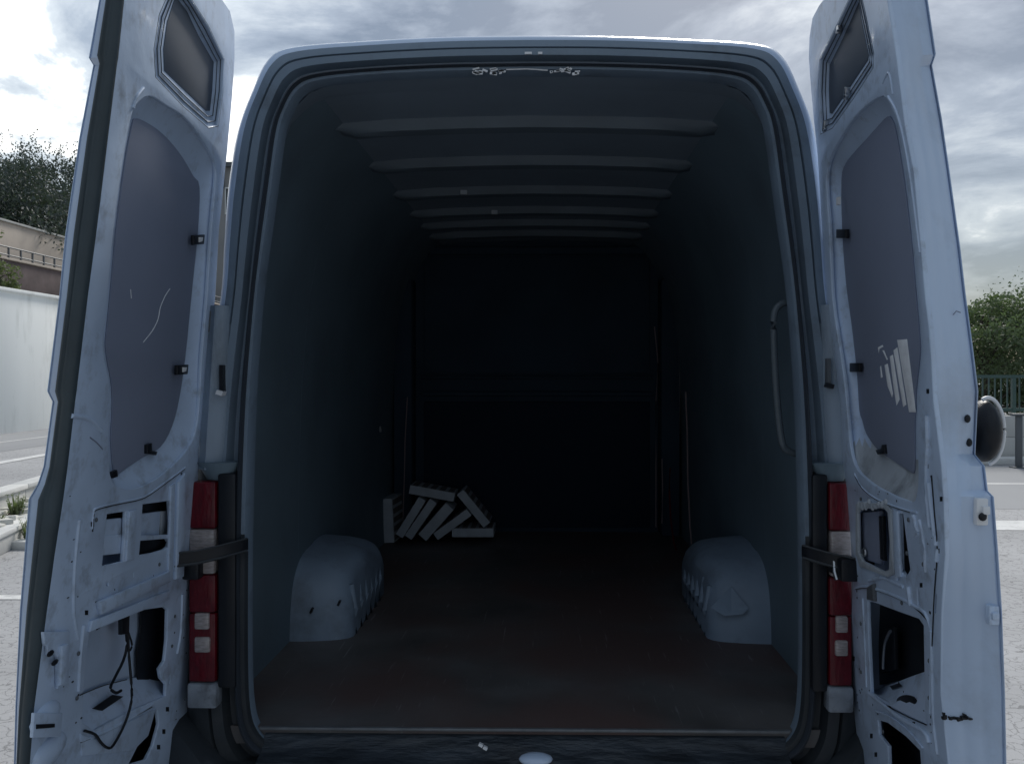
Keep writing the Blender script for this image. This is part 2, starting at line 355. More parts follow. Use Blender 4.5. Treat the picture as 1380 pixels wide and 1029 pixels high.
# two-tier planter kerb on the left
pl = thing('planter', 'low white planter walls with a strip of stones between them, left foreground', 'planter', (-5.4, 9, 0))
def slab(p0, p1, z0, z1, th, m, name, bev=0.01):
    p0 = Vector((*p0, 0)); p1 = Vector((*p1, 0)); d = (p1 - p0).normalized(); n_ = Vector((-d.y, d.x, 0)) * th / 2
    mb = MB(); q = [p0 - n_, p1 - n_, p1 + n_, p0 + n_]
    mb.add([(a.x, a.y, z0) for a in q] + [(a.x, a.y, z1) for a in q], [(0, 1, 2, 3), (4, 5, 6, 7), (0, 1, 5, 4), (1, 2, 6, 5), (2, 3, 7, 6), (3, 0, 4, 7)])
    return mb.build(name, m, pl, bevel=bev)
for i in range(7):
    a0 = 5.5 + i * 1.0; a1 = a0 + 0.99
    fx = lambda y: -5.16 - (y - 8.06) * 0.25
    bx_ = lambda y: -5.86 - (y - 9.1) * 0.19
    if a0 > 7.2:
        slab((fx(a0), a0), (fx(a1), a1), 0.0, 0.155, 0.16, m_concrete, 'wall_segment'); slab((fx(a0), a0), (fx(a1), a1), 0.157, 0.205, 0.2, m_kerb, 'coping')
    slab((bx_(a0), a0), (bx_(a1), a1), 0.0, 0.37, 0.14, m_concrete, 'wall_segment'); slab((bx_(a0), a0), (bx_(a1), a1), 0.372, 0.425, 0.2, m_kerb, 'coping')
for i in range(46):
    y = 7.6 + i * 0.085 + rnd.uniform(-.03, .03); f_ = rnd.random()
    x = fx(y) * (1 - f_) + bx_(y) * f_; x = min(max(x, bx_(y) + .12), fx(y) - .12)
    mb = MB(); mb.box((x, y, 0.17 + rnd.uniform(0, .05)), (rnd.uniform(.1, .22), rnd.uniform(.1, .22), rnd.uniform(.05, .10)), Matrix.Rotation(rnd.uniform(0, 3), 3, 'Z') @ Matrix.Rotation(rnd.uniform(-.2, .2), 3, 'X'))
    mb.build('stone', m_stone, pl, bevel=0.015)
mb = MB(); mb.add([(fx(7.3), 7.3, .14), (fx(12), 12, .14), (bx_(12), 12, .16), (bx_(7.3), 7.3, .16)], [(0, 1, 2, 3)]); mb.build('soil_bed', m_soil, pl)
mb = MB(); mb.box((-4.95, 8.05, 0.03), (0.5, 0.14, 0.09)); tag(mb.build('kerb_stone', m_kerb, bevel=.01), 'short white kerb stone on the asphalt in front of the planter', 'kerb')

def weed(px, h, n, label):
    g = MB(); x, y, z = px
    for i in range(n):
        a = rnd.uniform(0, 6.28); r0 = rnd.uniform(0, .05); ln = h * rnd.uniform(.5, 1); b0 = Vector((x + math.cos(a) * r0, y + math.sin(a) * r0, z))
        tip = b0 + Vector((math.cos(a) * ln * .35, math.sin(a) * ln * .35, ln)); s_ = Vector((-math.sin(a), math.cos(a), 0)) * .008
        mid = b0.lerp(tip, .5) + Vector((0, 0, ln * .08))
        g.add([b0 - s_, b0 + s_, mid + s_, mid - s_, tip], [(0, 1, 2, 3), (3, 2, 4)])
        for k in range(4):
            q = b0.lerp(tip, rnd.uniform(.3, 1)); d = Vector((rnd.uniform(-1, 1), rnd.uniform(-1, 1), rnd.uniform(-.2, .8))).normalized() * rnd.uniform(.02, .045); e_ = d.cross(Vector((0, 0, 1))).normalized() * .012
            g.add([q, q + d * .5 + e_, q + d, q + d * .5 - e_], [(0, 1, 2, 3)])
    o = g.build('weed', m_leaf_pale, org=(x, y, z), smooth=0); return tag(o, label, 'plant', 'weeds in the planter')
weed((-5.50, 8.75, .17), .26, 40, 'tallest weed growing among the planter stones')
weed((-5.62, 8.45, .17), .16, 30, 'small weed between the planter stones near the back wall')
weed((-5.38, 8.25, .17), .13, 26, 'low weed tuft at the front edge of the planter stones')
weed((-5.02, 8.22, .0), .30, 40, 'weed growing from the asphalt at the foot of the planter')

# ------------------------------------------------------------------ trees
def crown_mesh(g, clumps, nleaf, size, rr):
    for (c, r) in clumps:
        for i in range(nleaf):
            d = Vector((rr.gauss(0, 1), rr.gauss(0, 1), rr.gauss(0, 1))).normalized() * (rr.random() ** 0.45)
            p = c + Vector((d.x * r[0], d.y * r[1], d.z * r[2])); s_ = size * rr.uniform(.5, 1.25)
            n_ = Vector((rr.gauss(0, 1), rr.gauss(0, 1), rr.gauss(0, 1) + .5)).normalized(); u = n_.orthogonal().normalized()
            u = Matrix.Rotation(rr.uniform(0, 6.28), 3, n_) @ u; v_ = n_.cross(u)
            g.add([p - u * s_, p - v_ * s_ * .45, p + u * s_, p + v_ * s_ * .45], [(0, 1, 2, 3)])
def tree(name, label, cat, loc, h, rad, seed, leafm, nclump, nleaf, size, base=0.25, group=None, wisp=0):
    rr = random.Random(seed); loc = Vector(loc); t_ = thing(name, label, cat, loc, group)
    tr = MB(); top = loc + Vector((rr.uniform(-.3, .3), rr.uniform(-.3, .3), h * .85))
    pts = [loc + (top - loc) * (k / 6) + Vector((rr.uniform(-.1, .1), rr.uniform(-.1, .1), 0)) * (k > 0) for k in range(7)]
    tr.tube(pts, [h * .028 * (1 - k / 7.5) for k in range(7)], 7)
    clumps = []
    for i in range(nclump):
        f_ = base + (1 - base) * (i + .5) / nclump; a = rr.uniform(0, 6.28)
        prof = math.sin(min(1, (1 - f_) * 1.35 + .22) * math.pi * .62)
        rad_ = rad * prof * math.sqrt(rr.uniform(.05, 1))
        c = loc + Vector((math.cos(a) * rad_, math.sin(a) * rad_, h * min(f_, .97) + rr.uniform(-.3, .3))); s_ = rad * rr.uniform(.22, .42)
        clumps.append((c, (s_, s_, s_ * rr.uniform(.6, .9))))
        st = loc + (top - loc) * min(.95, max(.15, f_ - .18)); tr.tube([st, st.lerp(c, .5) + Vector((0, 0, .15)), c], [h * .009, h * .006, h * .002], 5)
    tr.build('trunk', m_bark, t_)
    g = MB(); crown_mesh(g, clumps, nleaf, size, rr)
    for i in range(wisp):                                  # thin twigs standing out of the crown
        c, r = rr.choice(clumps[nclump // 2:]); d = Vector((rr.gauss(0, .6), rr.gauss(0, .6), 1)).normalized(); ln = rr.uniform(.6, 1.5)
        for k in range(16):
            p = c + d * r[0] * .8 + d * ln * k / 16 + Vector((rr.gauss(0, .07), rr.gauss(0, .07), rr.gauss(0, .07))); u = Vector((rr.gauss(0, 1), rr.gauss(0, 1), rr.gauss(0, 1))).normalized() * size * .7; v_ = u.orthogonal().normalized() * size * .35
            g.add([p - u, p - v_, p + u, p + v_], [(0, 1, 2, 3)])
    g.build('crown', leafm, t_, smooth=0)
    return t_
tl = [('leftmost dark evergreen tree above the beige wall', 7, 200, 24.5), ('shaggy dark tree above the beige wall, second from the left', 45, 186, 25.5),
      ('dark tree above the beige wall, partly behind the left door', 92, 180, 26.5), ('dark tree hidden mostly by the left van door', 150, 205, 27.5), ('dark tree at the far left edge above the terrace wall', -45, 215, 24)]
for i, (lb, px, py, X) in enumerate(tl):
    d = ray(px, py); Y = -X * d.y / -d.x if d.x > 0 else X * d.y / -d.x
    p = at(px, py, Y)
    tree('evergreen_tree', lb, 'tree', (p.x, p.y, 7.3), p.z - 7.3 - 1.7, 3.3, 20 + i, m_leaf_dark, 42, 330, 0.10, 0.02, 'dark trees above the terrace', wisp=70)
tree('shrub', 'pale green shrub on top of the white retaining wall', 'shrub', (-16.75, 25.4, 3.9), 2.1, 0.8, 5, m_leaf_pale, 22, 170, 0.06, 0.2)
for i, (lb, px, py, Y, rad, k) in enumerate([('bushy green tree behind the green railing, beside the right door', 1330, 403, 26, 2.3, 26), ('lower green tree at the right edge, behind the green railing', 1385, 428, 28, 2.4, 26), ('bushy tree behind the railing, hidden mostly by the right door', 1270, 425, 29, 2.3, 22)]):
    p = at(px, py, Y)
    tree('broadleaf_tree', lb, 'tree', (p.x, p.y, 0), p.z + .15, rad, 40 + i, m_leaf, int(k * 1.3), 420, 0.07, 0.12, 'green trees behind the railing', wisp=3)

# ------------------------------------------------------------------ right: low wall, railing, barrier
cw = thing('concrete_wall', 'low pale concrete wall under the green railing at right', 'wall', (9, 16.3, 0))
for i in range(7):
    x0 = 4.6 + i * 2.0
    mb = MB(); mb.box((x0 + 1, 16.45, 0.235), (1.99, 0.3, 0.47)); mb.build('lower_block', m_concrete, cw, bevel=.012)
    mb = MB(); mb.box((x0 + .4, 16.455, 0.675), (1.99, 0.29, 0.40)); mb.build('upper_block', m_concrete, cw, bevel=.012)
mb = MB(); mb.box((11.6, 16.02, 0.06), (15, 0.45, 0.12)); structure(mb.build('kerb', m_kerb, bevel=.015))
gf = thing('green_railing', 'dark green metal railing with vertical bars on the low concrete wall', 'railing', (9, 16.7, 0.6))
for zz_ in (1.62, 0.98):
    mb = MB(); mb.box((11.3, 16.72, zz_), (13.2, 0.05, 0.06)); mb.build('rail', m_green, gf)
for i in range(110):
    mb = MB(); mb.box((4.8 + i * 0.118, 16.72, 1.3), (0.024, 0.024, 0.62)); mb.build('bar', m_green, gf)
for i in range(7):
    mb = MB(); mb.box((4.75 + i * 2.15, 16.72, 0.75), (0.07, 0.07, 1.7)); mb.build('post', m_green, gf)
br = thing('barrier', 'grey steel barrier post with a top rail in front of the low wall', 'barrier', (8.6, 15.3, 0))
pb = at(1373, 600, 15.3)
for k in (0, 2.4):
    mb = MB(); mb.box((pb.x + k, 15.3, 0.46), (0.105, 0.07, 0.92)); mb.build('post', m_rail, br, bevel=.01)
    mb = MB(); mb.box((pb.x + k, 15.3, 0.01), (0.24, 0.2, 0.02)); mb.build('base_plate', m_rail, br)
mb = MB(); mb.box((pb.x + 1.15, 15.3, 0.945), (2.55, 0.14, 0.045)); mb.build('rail', m_rail, br, bevel=.01)

# ------------------------------------------------------------------ the van
X0, Y0 = -0.066, 2.40
van = thing('cargo_van', 'empty white high-roof cargo van with both rear doors open', 'van', (X0, 5.4, 0))
PF = [  # half outline: opening (h, z), outer body (h, z)
    (0, .598, 0, .40), (.35, .600, .45, .40), (.64, .601, .80, .41), (.715, .608, .92, .45), (.756, .645, .965, .52), (.775, .71, .985, .62), (.781, .84, .992, .85),
    (.781, 1.10, .988, 1.10), (.777, 1.35, .968, 1.35), (.768, 1.60, .935, 1.60), (.750, 1.85, .885, 1.87), (.732, 2.0, .875, 2.03), (.712, 2.14, .865, 2.18), (.686, 2.33, .838, 2.345),
    (.664, 2.40, .795, 2.465), (.630, 2.452, .745, 2.565), (.57, 2.477, .67, 2.602), (.42, 2.492, .45, 2.618), (.20, 2.501, .22, 2.628), (0, 2.503, 0, 2.63)]
PFs = smooth_loop(PF, 5, closed=False)
full = [(-a, b_, -c, d) for a, b_, c, d in PFs] + [(a, b_, c, d) for a, b_, c, d in PFs[::-1]][1:-1]
def ring(s, Y, grow=0.0):
    out = []
    for a, b_, c, d in full:
        h = a + (c - a) * s; z = b_ + (d - b_) * s
        k = 1 + grow
        out.append(Vector((X0 + h * k, Y, z + (z - 1.5) * grow)))
    return out
prof = [(0, 2.445), (0, 2.405), (.03, 2.392), (.085, 2.392), (.10, 2.415), (.20, 2.43), (.30, 2.428), (.335, 2.412), (.36, 2.398), (.50, 2.396), (.525, 2.412), (.55, 2.399), (.70, 2.402), (.80, 2.412), (.90, 2.435), (.96, 2.462), (1.0, 2.51)]
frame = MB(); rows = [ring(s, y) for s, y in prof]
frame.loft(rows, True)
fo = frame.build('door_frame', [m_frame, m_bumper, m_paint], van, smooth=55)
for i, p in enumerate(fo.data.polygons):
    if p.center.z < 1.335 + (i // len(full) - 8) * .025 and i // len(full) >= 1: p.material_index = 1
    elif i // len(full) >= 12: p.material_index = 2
body = MB()
rows = [ring(1.0, 2.51)] + [ring(1.0, y, g) for y, g in ((2.62, .012), (3.2, .02), (5.0, .022), (6.6, .02))]
front = []
for y, zs, xs in ((7.0, .80, .98), (7.6, .52, .95), (8.2, .44, .88), (8.45, .36, .78)):
    front.append([Vector((X0 + (p.x - X0) * xs, y, .42 + (p.z - .42) * zs)) for p in ring(1.0, y, .02)])
body.loft(rows + front, True)
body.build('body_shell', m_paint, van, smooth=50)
mb = MB(); mb.loft([front[-1]], True); mb.add([p + Vector((0, .002, 0)) for p in front[-1]], [list(range(len(front[-1])))]); mb.build('front_panel', m_black, van, smooth=0)
# rubber seal round the opening and its thin bright flange
sm = MB(); pr = [(.085, 2.40), (.09, 2.382), (.105, 2.374), (.135, 2.376), (.155, 2.39), (.16, 2.425)]
sm.loft([ring(s, y) for s, y in pr], True); sm.build('door_seal', m_seal, van, smooth=60)

# cargo bay
YB = 5.45
mb = MB(); mb.box((X0, (2.42 + YB) / 2, .625), (1.80, YB - 2.42, .05)); mb.build('cargo_floor', m_floor, van)
mb = MB(); mb.box((X0, 2.412, .648), (1.50, .014, .009)); mb.build('floor_edge_strip', m_alu, van, bevel=.003)
IN = smooth_loop([(.90, .63), (.905, 1.0), (.90, 1.4), (.882, 1.75), (.845, 2.05), (.775, 2.28), (.70, 2.41), (.61, 2.485)], 3, closed=False)
for sgn in (-1, 1):
    for k, (ya, yb) in enumerate(((2.53, 3.32), (3.322, 4.30), (4.302, YB))):
        mb = MB(); ths = (0, .012)
        a = [[Vector((X0 + sgn * (h + t_), y, z)) for h, z in IN] for t_ in ths for y in ((ya, yb) if t_ == 0 else (yb, ya))]
        mb.loft(a + [a[0]]); mb.build('side_lining', m_lining, van, smooth=50)
    # front post beside the bulkhead
    mb = MB(); mb.box((X0 + sgn * .83, YB - .09, 1.45), (.12, .16, 1.6)); mb.build('pillar', m_bulk, van, bevel=.02)
RI = [(.61, 2.484), (.45, 2.497), (.22, 2.504), (0, 2.507)]
rr_ = [(-h, z) for h, z in RI] + RI[::-1][1:]
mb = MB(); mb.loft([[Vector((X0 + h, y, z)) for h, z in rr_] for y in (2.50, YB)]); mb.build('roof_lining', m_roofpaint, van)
def resample(p, n):
    L_ = [0]
    for a, b_ in zip(p, p[1:]): L_.append(L_[-1] + math.dist(a, b_))
    out = []
    for k in range(n):
        t_ = L_[-1] * k / (n - 1); j = max(i for i in range(len(L_)) if L_[i] <= t_ + 1e-9); j = min(j, len(p) - 2)
        f_ = (t_ - L_[j]) / max(1e-9, L_[j + 1] - L_[j]); out.append(tuple(a + (b_ - a) * f_ for a, b_ in zip(p[j], p[j + 1])))
    return out
hs_ = [(a, b_) for a, b_, c_, d_ in PFs if b_ > 1.9 or (a == 0 and b_ > 2)]
is_ = [q for q in IN if q[1] > 1.9] + RI
ra, rb = resample(hs_, 24), resample(is_, 24)
ra = [(-h, z) for h, z in ra] + ra[::-1][1:]; rb = [(-h, z) for h, z in rb] + rb[::-1][1:]
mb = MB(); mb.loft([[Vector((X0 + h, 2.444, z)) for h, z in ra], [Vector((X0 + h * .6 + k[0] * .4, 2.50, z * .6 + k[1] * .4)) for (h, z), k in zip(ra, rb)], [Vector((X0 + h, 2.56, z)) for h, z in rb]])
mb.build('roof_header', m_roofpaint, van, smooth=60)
for i, y in enumerate((2.87, 3.38, 3.91, 4.38, 4.74, 5.09)):
    rows = []
    prf = [(-.66, 2.468, -.3)] + [(h * (1 if i else .95), z, 1 if abs(h) < .6 else .85) for h, z in rr_] + [(.66, 2.468, -.3)]
    for dy, dz in ((-.055, 0.02), (-.045, -.012), (-.034, -.032), (.034, -.032), (.045, -.012), (.055, .02)):
        rows.append([Vector((X0 + h - (1 if h > 0 else -1) * (.02 if abs(h) > .6 else 0) * q, y + dy, z + (dz if dz > 0 else dz * q) - .002)) for h, z, q in prf])
    mb = MB(); mb.loft(rows)
    mb.build('roof_rib', m_rib, van, smooth=35)
    if i in (2, 3):
        mb = MB(); mb.box((X0 + (-.31 if i == 2 else -.2), y - .05, 2.475), (.03, .02, .02)); mb.build('rib_clip', m_paint_old, van)
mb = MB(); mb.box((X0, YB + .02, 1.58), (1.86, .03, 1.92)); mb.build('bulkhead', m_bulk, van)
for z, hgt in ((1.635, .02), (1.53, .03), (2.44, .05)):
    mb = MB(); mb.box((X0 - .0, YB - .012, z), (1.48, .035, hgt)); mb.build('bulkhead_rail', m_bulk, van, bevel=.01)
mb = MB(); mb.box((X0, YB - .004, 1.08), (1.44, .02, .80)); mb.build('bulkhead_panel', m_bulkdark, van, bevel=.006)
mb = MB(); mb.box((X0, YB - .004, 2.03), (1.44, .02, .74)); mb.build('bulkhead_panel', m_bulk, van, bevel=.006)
# thin edge trims and wiring seen in the dark
def strip(pxs, Y, r, m, name):
    mb = MB(); mb.tube([at(x, y, Y) for x, y in pxs], r, 6); return mb.build(name, m, van)
strip([(549, 535), (546, 590), (545, 640), (543, 700)], 5.2, .0035, m_trim, 'edge_trim')
strip([(882, 440), (887, 490), (884, 540), (884, 620), (884, 710)], 5.3, .0035, m_trim, 'edge_trim')
strip([(924, 528), (926, 580), (927, 650), (930, 710), (933, 745)], 4.6, .0045, m_trim, 'edge_trim')
strip([(892, 618), (893, 660), (892, 705)], 5.2, .004, m_trim, 'cable')
strip([(903, 630), (902, 660), (904, 700), (908, 730), (914, 748)], 4.9, .005, m_red, 'cable')
mb = MB(); mb.box(at(513, 578, 4.7), (.012, .02, .03)); mb.build('lining_clip', m_alu, van)

# wheel arches
AP = [(3.19, .645), (3.205, .74), (3.235, .83), (3.29, .895), (3.38, .935), (3.55, .955), (3.72, .95), (3.85, .90), (3.94, .80), (3.98, .645)]
APs = smooth_loop(AP, 3, closed=False)
for sgn in (-1, 1):
    rows = []
    cy, cz = 3.56, .645
    for h, sc2 in ((.91, 1.015), (.86, 1.005), (.80, .985), (.75, .955), (.715, .91), (.695, .85), (.686, .79), (.681, .74)):
        rows.append([Vector((X0 + sgn * (h + .010 * math.sin(y * 17 + h * 30) + .0), cy + (y - cy) * (1 - (1 - sc2) * .7), cz + (z - cz) * sc2)) for y, z in APs])
    mb = MB(); mb.loft(rows)
    mb.add(rows[-1], [list(range(len(APs)))])
    wa = mb.build('wheel_arch', m_arch, van, smooth=70)
    for k in range(6):
        y = 3.30 + k * .095; zt = .645 + (max(z for yy, z in APs if abs(yy - y) < .12) - .645) * .70
        mb = MB(); mb.tube([(X0 + sgn * .684, y, .648), (X0 + sgn * .682, y, (zt + .645) / 2), (X0 + sgn * .694, y + .004, zt - .01)], [.015, .017, .011], 10); mb.build('rib', m_arch, wa)
    if sgn > 0:   # dented crease on the right arch
        c = [(1.0, 0), (.2, .1), (-.6, .05), (-1, -.05), (-.2, -.12)]
        mb = MB(); ap = at(985, 790, 3.236); base = [at(957, 817, 3.205), at(985, 822, 3.205), at(1008, 818, 3.205), at(1000, 826, 3.2), at(975, 828, 3.2)]
        base = [b_ + Vector((0, -.012, 0)) for b_ in base]
        mb.add([ap, *base], [(0, 1, 2), (0, 2, 3), (1, 5, 2), (2, 5, 4), (2, 4, 3)]); mb.build('dent', m_arch, wa, smooth=0)
    else:
        for q in ((420, 822), (457, 812)):
            mb = MB(); mb.box(at(*q, 3.2), (.008, .02, .018), Matrix.Rotation(.4, 3, 'Y')); mb.build('hole_plug', m_black, wa)

# grab handle on the right pillar
hp = smooth_loop([at(1066, 408, 2.47), at(1052, 410, 2.46), at(1043, 425, 2.455), at(1043, 470, 2.455), at(1047, 540, 2.455), at(1053, 592, 2.455), at(1060, 606, 2.46), at(1077, 612, 2.47)], 4, closed=False)
mb = MB(); mb.tube(hp, .0105, 10); mb.build('grab_handle', m_hand, van, smooth=80)

# sill, humps and striker
mb = MB()
rows = []
for i in range(81):
    u = -0.735 + 1.47 * i / 80
    bulge = .0
    for c0, s0, a0 in ((-.2, .10, .02), (.02, .09, .03), (.25, .07, .018)): bulge += 1.6 * a0 * math.exp(-((u - c0) / s0) ** 2)
    nz = mnoise.noise(Vector((u * 9, 1, 0))) * .006
    rows.append([Vector((X0 + u, 2.44, .634)), Vector((X0 + u, 2.408 + nz * .3, .630)), Vector((X0 + u, 2.400 + nz - .3 * bulge, .615 + nz)), Vector((X0 + u, 2.382 - bulge * .8, .598 + nz * .5)), Vector((X0 + u, 2.36 - bulge * .4, .592)), Vector((X0 + u, 2.33, .585)), Vector((X0 + u, 2.325, .50))])
mb.loft(rows); mb.build('sill', m_sill, van, smooth=60)
mb = MB(); c = at(722, 1022, 2.33); mb.ell(c, (.047, .03, .015), 16); mb.build('lock_striker', m_paint, van, smooth=80)
for q in ((606, 668), (644, 1003), (651, 1006)):
    pass
for (x, y) in ((648, 1003), (654, 1007)):
    mb = MB(); mb.box(at(x, y, 2.365), (.012, .01, .008), Matrix.Rotation(.5, 3, 'Y')); mb.build('paint_chip', m_white, van)
# upper striker with worn bright edges
for (x, y, dx) in ((712, 72, .02), (728, 72, .012)):
    mb = MB(); mb.box(at(x, y, 2.385), (dx, .006, .006)); mb.build('upper_striker', m_white, van)
rs = random.Random(3)
for cxp in (658, 760):
    mb = MB()
    for k in range(14):
        mb.box(at(cxp + rs.uniform(-19, 19), 97 + rs.uniform(-4, 3), 2.389), (rs.uniform(.006, .022), .006, rs.uniform(.003, .007)), Matrix.Rotation(rs.uniform(-.5, .5), 3, 'Y'))
    mb.build('worn_catch', m_white, van)
mb = MB(); mb.tube([at(682, 94, 2.39), at(710, 93, 2.39), at(738, 95, 2.39)], .002, 5); mb.build('catch_bar', m_white, van)

# tail lights
for sgn in (-1, 1):
    hx = lambda h: X0 + sgn * h
    tlp = MB(); tlp.box((hx(.829 if sgn < 0 else .820), 2.392, 1.075), (.052 if sgn < 0 else .044, .05, .60)); tl_ = tlp.build('tail_light', m_black, van, bevel=.008)
    y_ = 2.385
    A0, A1 = (.857, .932) if sgn < 0 else (.843, .905)
    def seg(z0, z1, m, name, h0=None, h1=None, pro=0):
        h0 = A0 if h0 is None else h0; h1 = A1 if h1 is None else h1
        mb = MB(); mb.box(((hx(h0) + hx(h1)) / 2, y_ - pro, (z0 + z1) / 2), (abs(h1 - h0), .05, z1 - z0)); mb.build(name, m, tl_, bevel=.006)
    seg(1.222, 1.352, m_red, 'red_lens'); seg(1.095, 1.220, m_clear, 'clear_lens', A0 + .004); seg(.988, 1.093, m_red, 'red_lens')
    seg(.795, .986, m_red, 'red_lens')
    seg(.942, .988, m_clear, 'reversing_lens', A0 + .016, A0 + .058 if sgn < 0 else A1 - .012, .006); seg(.878, .922, m_clear, 'reversing_lens', A0 + .014, A0 + .058 if sgn < 0 else A1 - .012, .006)
    mb = MB(); mb.box((hx((A0 + A1) / 2), 2.38, .757), (A1 - A0 + .008, .05, .07)); mb.build('corner_bracket', m_scuff, van, bevel=.008)
    # cup under the hinge cover
    mb = MB(); rows = []
    for k in range(7):
        f_ = k / 6; rows.append([Vector((hx(.855 + .062 * math.cos(a)), 2.40 + .05 * math.sin(a) * 1.0, 1.352 + .055 * f_ ** 2 + .0)) if False else Vector((hx(.86 + (.035 + .03 * f_) * math.cos(a)), 2.40 + (.02 + .025 * f_) * math.sin(a), 1.355 + .05 * f_)) for a in [2 * math.pi * j / 14 for j in range(14)]])
    mb.loft(rows, True, cap=True); mb.build('hinge_cup', m_lining, van, smooth=60)
    # hinge cover panel above the lamp
    mb = MB(); rows = []
    for k in range(25):
        f_ = k / 24; z = 1.385 + .46 * f_
        h0 = .890 - .03 * f_; wd = .056 * (1 - .45 * f_) * (1 - .3 * (1 - f_) ** 4)
        rows.append([Vector((hx(h0 + wd * u), 2.405 - .032 * (1 - u * u) - .006 * math.cos(u * 9), z)) for u in (-1, -.8, -.5, -.2, 0, .2, .5, .8, 1)])
    mb.loft(rows); mb.build('hinge_cover', m_hcover, van, smooth=60)
    mb = MB(); mb.box((hx(.845), 2.385, 1.635 if sgn < 0 else 1.66), (.010, .03, .085 if sgn < 0 else .07)); mb.build('cover_slot', m_black if sgn < 0 else m_rail, van)
    mb = MB(); mb.box((hx(.882), 2.392, 1.80), (.018, .02, .06)); mb.build('hinge_plate', m_rail, van, bevel=.003)
    mb = MB(); mb.box((hx(.845), 2.37, 1.60 if sgn < 0 else 1.62), (.018, .03, .012), Matrix.Rotation(.3, 3, 'Y')); mb.build('cover_clip', m_white if sgn < 0 else m_black, van)
    # door check strap
    zs = 1.65 - (750 - 505) * 2.3 / 1150 if sgn < 0 else 1.65 - (757 - 505) * 2.3 / 1150
    cs = MB(); pts = [Vector((hx(.775), 2.385, zs + .015)), Vector((hx(.82), 2.33, zs + .008)), Vector((hx(.875), 2.29, zs)), Vector((hx(.93), 2.27, zs - .004))]
    rows = []
    for p in smooth_loop(pts, 3, closed=False):
        p = Vector(p); rows.append([p + Vector(q) for q in ((0, -.004, -.016), (0, -.004, .016), (0, .004, .016), (0, .004, -.016))])
    cs.loft(rows, True, cap=True); ck = cs.build('check_strap', m_black, van, smooth=40)
    mb = MB(); mb.tube([p + Vector((0, -.006, -.017)) for p in pts], .004, 6); mb.tube([p + Vector((0, -.006, .017)) for p in pts], .003, 6); mb.build('strap_edge', m_bumper, ck)
# bumper
bu = MB(); rows = []
for i in range(41):
    u = -1 + 2 * i / 40; h = u * .985; yb = 2.30 + .12 * max(0, abs(u) - .75) ** 2 * 16 * .35; lift = .13 * min(1, max(0, (abs(u) - .86) / .12))
    rows.append([Vector((X0 + h, 2.50, .56 + lift)), Vector((X0 + h, yb + .05, .56 + lift)), Vector((X0 + h, yb + .01, .545 + lift)), Vector((X0 + h, yb, .50 + lift * .6)), Vector((X0 + h, yb + .02, .32)), Vector((X0 + h, 2.50, .30))])
bu.loft(rows); bu.build('rear_bumper', m_bumper, van, smooth=60)
for sgn in (-1, 1):
    for y in (3.56, 7.2):
        wh = MB(); n = 28; x1, x2 = X0 + sgn * .74, X0 + sgn * .97
        prof_t = [(x1, .20), (x1, .32), (x1 + sgn * .03, .345), (x2 - sgn * .03, .345), (x2, .32), (x2, .20)]
        wh.loft([[Vector((x, y + r * math.cos(a), .345 + r * math.sin(a))) for a in [2 * math.pi * k / n for k in range(n)]] for x, r in prof_t], True)
        wo_ = wh.build('wheel', m_tyre, van)
        rm = MB(); rm.loft([[Vector((x, y + r * math.cos(a), .345 + r * math.sin(a))) for a in [2 * math.pi * k / n for k in range(n)]] for x, r in ((x1, .2), (x2 - sgn * .05, .2), (x2 - sgn * .03, .05), (x2 - sgn * .02, .005))], True)
        rm.build('rim', m_rail, wo_)

# ------------------------------------------------------------------ rear doors
def base_x(side, Y, z):
    u = (Y - 1.66) / .76
    if side > 0: return .7174 - .075 * (z - 1.8) + u * (.0711 + .008 * (z - 1.8))
    return .9004 - .120 * (z - 1.8) + u * (.052 + .045 * (z - 1.8))
def surf(side, Y, z, off=0.0): return Vector((side * (base_x(side, Y, z) + off), Y, z))
def dyz(side, px, py, off=0.0):
    d = ray(px, py); lo, hi = .8, 3.4
    for _ in range(50):
        Y = (lo + hi) / 2; t_ = Y / d.y; z = EYE + d.z * t_
        if side * d.x * t_ - (base_x(side, Y, z) + off) > 0: hi = Y
        else: lo = Y
    return (Y, z)
def dp(side, px, py, off=0.0):
    Y, z = dyz(side, px, py, off); return surf(side, Y, z, off)

class Door:
    def __init__(s, side, T): s.side = side; s.T = T
    def yz(s, pts, off=0.0): return [dyz(s.side, x, y, off) for x, y in pts]
    def plate(s, name, outline, holes, off, th, bev, m, parent, raw=False, smooth=40, wave=0.0):
        ol = outline if raw else s.yz(outline, off); hs = holes if raw else [s.yz(h, off) for h in holes]
        v, f = fill2d(ol, hs, max(th / 2 - bev, .0002), bev)
        vs_ = [surf(s.side, a, b_, off + th / 2 + c) for a, b_, c in v]
        return link(name, vs_, f, None, m, parent, smooth=smooth)
    def band(s, name, A, B, offA, offB, m, parent, closed=True, n=3, steps=1, smooth=60, prof=None):
        A = smooth_loop(s.yz(A, offA), n, closed) if n > 1 else s.yz(A, offA); B = smooth_loop(s.yz(B, offB), n, closed) if n > 1 else s.yz(B, offB)
        rows = []
        for k in range(steps + 1):
            f_ = k / steps; g_ = prof(f_) if prof else f_
            rows.append([surf(s.side, a[0] + (b_[0] - a[0]) * f_, a[1] + (b_[1] - a[1]) * f_, offA + (offB - offA) * g_) for a, b_ in zip(A, B)])
        mb = MB(); mb.loft(rows, closed); return mb.build(name, m, parent, smooth=smooth)
    def tube(s, name, pts, off, r, m, parent, n=3):
        q = [surf(s.side, *dyz(s.side, x, y, o if o is not None else off), o if o is not None else off) for x, y, o in [(p + (None,))[:3] for p in pts]]
        q = smooth_loop(q, n, closed=False); mb = MB(); mb.tube(q, r, 8); return mb.build(name, m, parent, smooth=80)

